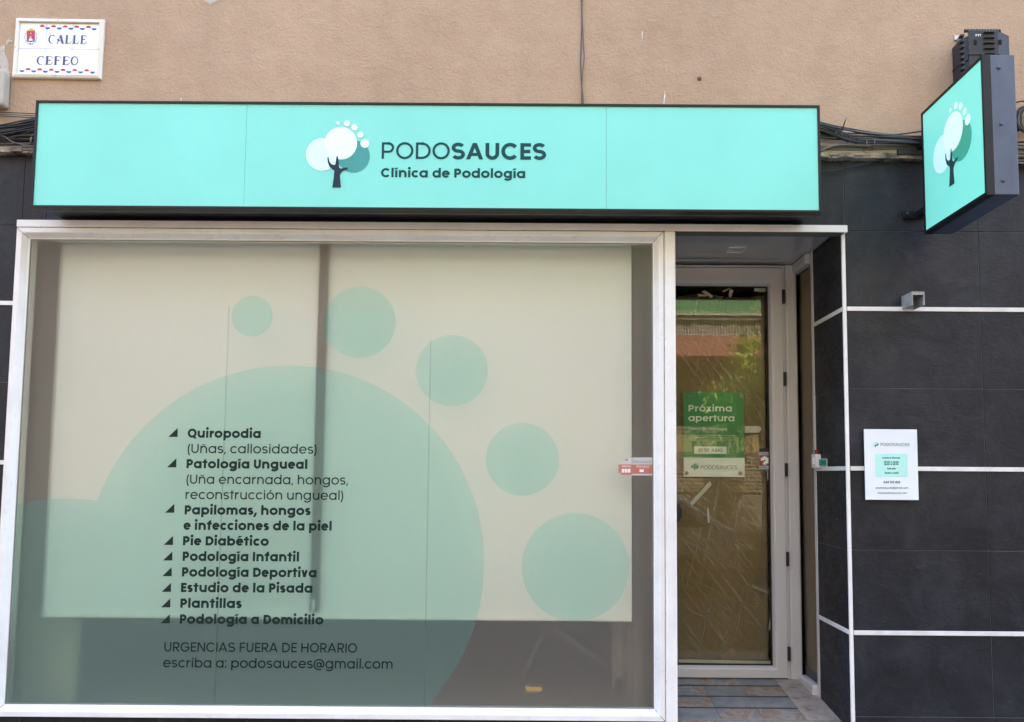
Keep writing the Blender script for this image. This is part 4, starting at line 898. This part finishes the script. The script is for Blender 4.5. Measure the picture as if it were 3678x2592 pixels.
for k in range(13):
    f_ = k/12; x_ = a+(c-a)*f_*1.15-.005; MB().tube([(x_,jy+.012,jt-.004),(x_,jy+.012,jt+.007),(x_,jy+.012,jt+.012)], .006, 8, rr=[.0062,.0062,.003]).build('top_stud', m_blackm, jb)
mid0, mid1 = zj(452,120,jy).x, zj(556,120,jy).x
for k in range(9):
    z_ = jt-.012-k*.0265; b = MB(); b.add([(mid0,jy,z_),(mid1,jy,z_),(mid1-.004,jy-.010,z_-.003),(mid0+.004,jy-.010,z_-.003),(mid0,jy,z_-.006),(mid1,jy,z_-.006)], [(0,1,2,3),(3,2,5,4),(0,3,4),(1,5,2)]); b.build('front_rib', m_blackm, jb)
for k in range(11):
    z_ = jt-.022-k*.0275; MB().box(a-.030, a-.012, jy+.006, jy+.03, z_-.006, z_+.006).build('side_rib', m_blackm, jb, .002)
for uu in (388, 613):
    q_ = zj(uu, 228, jy); MB().box(q_.x-.006, q_.x+.006, jy-.0035, jy+.002, q_.z-.012, q_.z+.010).build('latch_slot', mat('slot_dark', (.002,.002,.002), .9), jb)
q0, q1 = zj(390,178,jy-.001), zj(440,178,jy-.001); put_text('PTT', .15, (q0.x,q0.z), (q1.x,q1.z), frame_y(jy), 'lettering', m_white, jb)
q_ = zj(225,195,-.02); MB().box(q_.x-.014, q_.x+.012, -.018, -.012, q_.z-.006, q_.z+.016).build('fixing_lug', m_steel, jb, .001); MB().box(q_.x-.006, q_.x+.012, -.05, -.018, q_.z-.022, q_.z-.004).build('fixing_lug', m_steel, jb, .001)
# ================= pipe stub at the left edge =====================================================================
m_pipe = mat('beige_pvc', (.42,.38,.31), .5)
pw = at(10,330,-.05); pt, pb2 = at(10,252,-.05).z, at(10,383,-.05).z
ds = thing('cable_duct', 'beige plastic duct end on the wall below the street sign', 'duct', (pw.x-.05, -.05, pw.z))
xr = PX(20,330,-.05); b = MB(); b.box(xr-.11, xr, -.075, -.012, pb2, pt); b.build('duct_body', m_pipe, ds, .016, 4)
# ================= cables =========================================================================================
cabm = [mat('black_cable', (.012,.012,.013), .45), mat('grey_cable', (.09,.085,.08), .5), mat('dusty_cable', (.17,.15,.125), .7)]
def cab(path, r, m_, parent, yy=-.05, name='cable', jit=.0):
    P = []
    for (u, v_) in path: p = at(u, v_, yy); P.append(Vector((p.x, yy+random.uniform(-jit,jit), p.z)))
    # Catmull-Rom
    out = []; n = len(P)
    for i in range(n-1):
        p0, p1, p2, p3 = P[max(i-1,0)], P[i], P[i+1], P[min(i+2,n-1)]
        for k in range(6):
            t_ = k/6; out.append(.5*((2*p1)+(p2-p0)*t_+(2*p0-5*p1+4*p2-p3)*t_*t_+(3*p1-p0-3*p2+p3)*t_**3))
    out.append(P[-1]); MB().tube(out, r, 7).build(name, m_, parent)
z6 = lambda x, y: (2850+x/1.903, 50+y/1.903); z1_ = lambda x, y: (x/2.528, y/2.528)
cr1 = thing('cable_bundle', 'thick tangle of black cables on the wall between the two signs', 'cables', (1.9, -.04, 2.3), 'cable bundles along the wall')
def rj(a): return random.uniform(-a, a)
for k in range(30):
    o = (k-15)*2.2+rj(5); cab([z6(150,735+o*.9+25),z6(260,775+o+20),z6(380,830+o*.7+20),z6(520,858+o*.8),z6(700,862+o*.7+rj(8)),z6(880,865+o*.6+rj(8)),z6(960,870+o*.5)], random.choice([.0030,.0042,.0046]), cabm[0 if k%5 else 1], cr1, -.045-.004*(k%4), jit=.004)
for k in range(9):
    cab([z6(150,740+rj(14)),z6(300,778+rj(8)),z6(480,812+rj(8)),z6(690,830+rj(12)),z6(960,848+rj(14))], .0030, cabm[k%2], cr1, -.06, jit=.004)
cab([z6(150,735),z6(360,778),z6(560,812),z6(700,822),z6(900,798)], .0034, cabm[0], cr1, -.055)
for k in range(11): cab([z6(150,790+k*5),z6(350,812+k*4+rj(5)),z6(600,838+rj(14)),z6(900,855+rj(18))], .0028, cabm[k%2], cr1, -.04, jit=.003)
for y, r, mi in ((902,.0062,2),(915,.0060,1),(925,.0058,1),(966,.0062,1),(976,.0038,2)): cab([z6(150,y),z6(450,y+3+rj(2)),z6(700,y+rj(3)),z6(960,y-2)], r, cabm[mi], cr1, -.03)
cab([z6(150,955),z6(230,915),z6(320,893),z6(450,897),z6(520,902)], .0055, cabm[2], cr1, -.045)
cab([z6(150,1081),z6(260,1072),z6(345,1057),z6(500,1022),z6(680,975),z6(780,962),z6(960,962)], .0030, cabm[0], cr1, -.02)
cab([z6(450,925),z6(540,962)], .0016, cabm[2], cr1, -.035)
p0, p1 = at(*z6(333,790),-.07), at(*z6(362,705),-.09); b = MB(); b.tube([p0, (p0+p1)/2, p1], .003, 6, rr=[.003,.003,.0012]); b.build('cable_tie', m_blackm, cr1)
for (x, y, h_) in ((335,805,22),(388,850,12),(440,855,16),(502,885,22),(556,882,26),(272,980,20),(293,815,8)):
    p0, p1 = at(*z6(x,y-h_),-.062), at(*z6(x-3,y+h_),-.062); b = MB(); b.tube([p0+Vector((0,.03,0)), p0, p1, p1+Vector((0,.03,0))], .0028, 6); b.build('cable_tie', cabm[1], cr1)
MB().box(PX(*z6(712,940),-.04), PX(*z6(880,940),-.04), -.045, -.012, PZ(*z6(800,962),-.04), PZ(*z6(800,925),-.04)).build('cable_bracket', m_blackm, cr1, .003)
cr2 = thing('cable_bundle', 'thick tangle of black cables at the left edge beside the long sign', 'cables', (-2.5, -.04, 2.4), 'cable bundles along the wall')
for k, y in enumerate((1022,1040,1056)): cab([z1_(-60,y-8),z1_(60,y-2),z1_(200,y+3+k),z1_(380,y+12)], .0022, cabm[k%2], cr2, -.04)
for k in range(22): cab([z1_(-80,1150+k*4+rj(9)),z1_(60,1125+k*4.6+rj(11)),z1_(200,1100+k*4.6+rj(9)),z1_(390,1060+k*5+rj(6))], .0034, cabm[0], cr2, -.045-.004*(k%4), jit=.004)
for k in range(16): cab([z1_(-80,1170+k*9+rj(10)),z1_(70,1190+k*6+rj(14)),z1_(190,1210+k*4+rj(14)),z1_(390,1195+k*6+rj(14))], .0034, cabm[(k%4==0)*1], cr2, -.035-.004*(k%3), jit=.004)
for y, r, mi in ((1262,.0058,1),(1282,.0055,0),(1305,.0058,1),(1335,.0060,2),(1362,.0075,2)): cab([z1_(-80,y),z1_(100,y+rj(3)),z1_(260,y-4),z1_(390,y-6)], r, cabm[mi], cr2, -.03)
cab([z1_(-40,1240),z1_(40,1236),z1_(120,1290),z1_(290,1325),z1_(390,1340)], .003, cabm[1], cr2, -.055)
for x in (285,): 
    p0 = at(*z1_(x,1248),-.05); b = MB(); b.tube([p0, p0+Vector((.004,-.006,-.012)), p0+Vector((.0,-.004,-.028))], .004, 7); b.build('cable_tie', cabm[2], cr2)
cr3 = thing('cable_bundle', 'knot of cables at the right edge behind the projecting sign', 'cables', (2.9, -.04, 2.3), 'cable bundles along the wall')
z7 = lambda x, y: (3350+x/2.527, 60+y/2.527)
for k in range(24):
    t0 = rj(3.1); q = [(820+75*math.cos(t0+s_*1.1)+s_*12+rj(10), 930+110*math.sin(t0+s_*1.1)+rj(14)) for s_ in range(5)]
    cab([z7(*p_) for p_ in q], .0032, cabm[k%3 if k%2 else 0], cr3, -.05-.005*(k%5), jit=.012)
for k in range(9): cab([z7(560,1130+k*24),z7(700,1135+k*24+rj(6)),z7(830,1140+k*24+rj(8)),z7(1000,1150+k*25)], .0046, cabm[k%3], cr3, -.035, jit=.003)
cab([z7(640,790),z7(760,775),z7(820,765),z7(960,790)], .0038, cabm[0], cr3, -.06)
cab([z7(560,1375),z7(760,1360),z7(900,1335)], .0030, cabm[0], cr3, -.02)
vc = thing('cable_pair', 'two thin brown cables running down the plaster above the sign', 'cables', (.18, -.02, 3), None)
z8 = lambda x, y: (1700+x/2.87, y/2.87); m_vc = mat('brown_cable', (.10,.08,.065), .6)
cab([z8(1112,-60),z8(1118,80),z8(1118,300),z8(1108,560),z8(1108,740),z8(1118,900),z8(1116,1100),z8(1116,1300)], .0031, m_vc, vc, -.018)
cab([z8(1124,-60),z8(1122,140),z8(1130,340),z8(1140,520),z8(1143,600),z8(1130,730),z8(1120,880),z8(1130,1000),z8(1134,1060),z8(1130,1300)], .0029, m_vc, vc, -.022)
# small marks on the plaster: broken patch, chips, plug
m_patch = mat('bare_mortar', (.46,.42,.37), .95); bump(m_patch, noise(m_patch, coords(m_patch), 60, 5), 1, .006)
def blob(pts_, name, label, m_=m_patch, yy=-.0135, cat='plaster patch'):
    P = [at(*p_, yy) for p_ in pts_]; b = MB(); n_ = len(P); c_ = sum(P, Vector())/n_
    ring_ = [p_ for p_ in P]; b.add([c_+Vector((0,-.0008,0))]+ring_, [(0,i_+1,(i_+1)%n_+1) for i_ in range(n_)]); return tag(b.build(name, m_), label, cat)
blob([(0,168),(8,165),(14,160),(18,167),(14,178),(18,192),(22,200),(26,210),(31,232),(30,245),(36,262),(28,262),(22,268),(10,258),(4,240),(0,232)], 'plaster_patch', 'flaked patch of bare mortar at the left edge beside the street sign')
blob([(22,150),(32,135),(34,143),(46,144),(44,152),(38,150),(34,147),(28,158),(22,165)], 'plaster_patch', 'small flaked crack in the plaster just left of the street sign')
blob([(733,0),(785,0),(770,8),(755,18),(748,10),(738,6)], 'plaster_patch', 'pale scuffed patch at the top edge of the plaster')
blob([(2306,112),(2308,110),(2307,130),(2307,140),(2306,140),(2305,122)], 'plaster_chip', 'thin vertical white chip in the plaster right of the brown cables', m_white, cat='chip')
blob([(2388,325),(2390,345),(2387,355),(2386,372),(2383,372),(2385,350)], 'plaster_chip', 'thin white chip in the plaster close above the long sign', m_white, cat='chip')
blob([(648,352),(651,350),(653,358),(650,360)], 'plaster_chip', 'tiny pale chip in the plaster above the left of the long sign', m_white, cat='chip')
p = at(2512,282,-.012); tag(MB().tube([(p.x,-.011,p.z),(p.x,-.016,p.z),(p.x,-.017,p.z)], .01, 12, rr=[.011,.010,.006]).build('screw_plug', mat('brown_plug', (.09,.055,.035), .7)), 'brown screw plug in the plaster above the doorway', 'plug')
# ================= across the street: what the door glass mirrors ==================================================
YO = -10.5
def vz(vd, y): return at(1955, vd*1.602, 2*YD-y).z       # height on the far side for a mirrored photo row
def vx(ud, y): return at(ud*1.602, 1690, 2*YD-y).x
m_och = mat('ochre_render', (.28,.235,.175), .9); m_red = mat('salmon_render', (.52,.20,.14), .9); m_brn = mat('brown_recess', (.12,.085,.06), .9)
m_brick = mat('brick_storeys', (.20,.18,.16), .9)
ob = thing('apartment_block', 'sunlit ochre and salmon building across the street, mirrored in the door glass', 'building', (0, YO-2, GZ))
MB().box(-30, 30, YO-5, YO, vz(975, YO), vz(960, YO)+.9).build('facade', m_brn, ob)
MB().box(-30, 30, YO-4.9, YO+.02, GZ, vz(975, YO)).build('facade_base', m_och, ob)
MB().box(-30, 30, YO-5, YO+.9, vz(795, YO+.9), vz(750, YO+.9)).build('balcony_slab', m_red, ob)
MB().box(-30, 30, YO-5, YO+.02, vz(960,YO)+.9, vz(750, YO+.9)-.001).build('facade_band', m_brn, ob)
MB().box(-30, 30, YO-5, YO, vz(750, YO+.9)+.002, 13.0).build('upper_facade', m_brick, ob)
m_rail = mat('cream_railing', (.75,.72,.60), .5); b = MB(); yb = YO+.85; r0, r1 = vz(749, yb), vz(704, yb)
b.box(-6, 8, yb-.02, yb+.02, r1-.02, r1+.012); b.box(-6, 8, yb-.015, yb+.015, r0, r0+.018)
x = -1.5
while x < 6.8: b.box(x, x+.022, yb-.007, yb+.007, r0, r1); x += .055
b.build('balcony_railing', m_rail, ob)
m_awn = mat('green_awning_cloth', (.12,.25,.09), .85)
b = MB(); a0, a1 = vz(706, yb+.1), vz(676, yb+.1)+.5
b.add([(-2.8,yb+.06,a0+.04),(7.0,yb+.06,a0+.04),(7.0,YO+.02,a1+.45),(-2.8,YO+.02,a1+.45)], [(0,1,2,3)]); b.build('awning', m_awn, ob)
b = MB(); n = 110
for i in range(n):
    x0 = -2.8+9.8*i/n; x1 = -2.8+9.8*(i+1)/n; d0, d1 = .075+.035*abs(math.sin(i*.52)), .075+.035*abs(math.sin((i+1)*.52))
    b.add([(x0,yb+.075,a0+.04),(x1,yb+.075,a0+.04),(x1,yb+.075,a0+.04-d1),(x0,yb+.075,a0+.04-d0)], [(0,1,2,3)])
b.build('awning_valance', mat('grey_valance', (.30,.32,.26), .9), ob)
MB().box(-2.8, 7, yb+.08, yb+.11, a0+.02, a0+.055).build('awning_bar', m_rail, ob)
m_sl = mat('peach_shutter', (.42,.32,.20), .7); b = MB(); z = vz(1100, YO); 
while z < vz(955, YO): b.box(-1.6, 6.5, YO+.02, YO+.05, z, z+.055); z += .075
b.build('roller_shutter', m_sl, ob)
MB().box(-30, 30, YO+.02, YO+.06, vz(1012,YO)+.0, vz(975,YO)).build('lintel_band', mat('yellow_band', (.60,.45,.20), .9), ob)
tr_ = thing('street_tree', 'small leafy street tree across the street, mirrored in the door glass', 'tree', (vx(1668,-8.9), -8.9, GZ))
m_bark = mat('bark', (.12,.09,.06), .9); m_leaf = mat('leaf_green', (.50,.62,.10), .5)
tx = vx(1690,-8.9); zc = vz(858,-8.9)
b = MB(); b.tube([(tx+.2,-8.9,GZ-.1),(tx+.22,-8.9,.9),(tx+.1,-8.9,zc-.3),(tx,-8.9,zc+.3)], .05, 8, rr=[.09,.07,.05,.02])
for k in range(9):
    a_ = k*2.4; b.tube([(tx+.1,-8.9,zc-.5+k*.1),(tx+.1+.35*math.cos(a_),-8.9+.35*math.sin(a_),zc-.2+k*.12)], .02, 6, rr=[.025,.008])
b.build('trunk', m_bark, tr_)
b = MB(); rnd = random.Random(3); cl = [(rnd.gauss(0,.30), rnd.gauss(0,.3), rnd.gauss(0,.36)) for _ in range(34)]
for k in range(2200):
    c_ = cl[k%34]; p = Vector((tx+c_[0]+rnd.gauss(0,.12), -8.9+c_[1]+rnd.gauss(0,.12), zc+c_[2]+rnd.gauss(0,.13)-.05))
    u_ = Vector((rnd.gauss(0,1),rnd.gauss(0,1),rnd.gauss(0,1))).normalized(); w_ = u_.orthogonal().normalized(); s_ = rnd.uniform(.035,.07)
    b.add([p-u_*s_, p+w_*s_*.5, p+u_*s_, p-w_*s_*.5], [(0,1,2,3)])
b.build('crown', m_leaf, tr_)
# parked car between camera and far pavement
pc = thing('parked_car', 'light parked hatchback across the street, mirrored in the door glass', 'car', (.9, -6.6, GZ-.15))
m_car = mat('pale_car_paint', (.55,.55,.52), .25, spec=.6); m_win = mat('car_window', (.02,.022,.025), .05, spec=.8); m_tyre = mat('tyre', (.02,.02,.02), .8)
G = GZ-.15; X = -1.2
side = [(0,.35),(.05,.75),(.55,.88),(.95,.95),(1.55,1.40),(2.1,1.47),(3.1,1.45),(3.75,1.05),(3.95,.95),(4.02,.4)]
b = MB(); b.prism([(X+x, G+z) for x, z in side], lambda s, t, d: (s, d, t), -7.45, -5.8); b.build('body', m_car, pc, .06, 3)
b = MB()
for yy in (-5.795, -7.455): b.add([(X+1.12,yy,G+.98),(X+1.60,yy,G+1.34),(X+2.15,yy,G+1.39),(X+3.0,yy,G+1.37),(X+3.52,yy,G+1.0)], [(0,1,2,3,4)])
b.build('side_window', m_win, pc)
for x_ in (.75, 3.25):
    for yy in (-5.82, -7.43):
        w_ = MB().cyl((X+x_,yy-.09,G+.31),(X+x_,yy+.09,G+.31),.31,28).build('wheel', m_tyre, pc, .02)
        MB().cyl((X+x_,yy-.095,G+.31),(X+x_,yy+.095,G+.31),.19,20).build('rim', m_steel, w_)
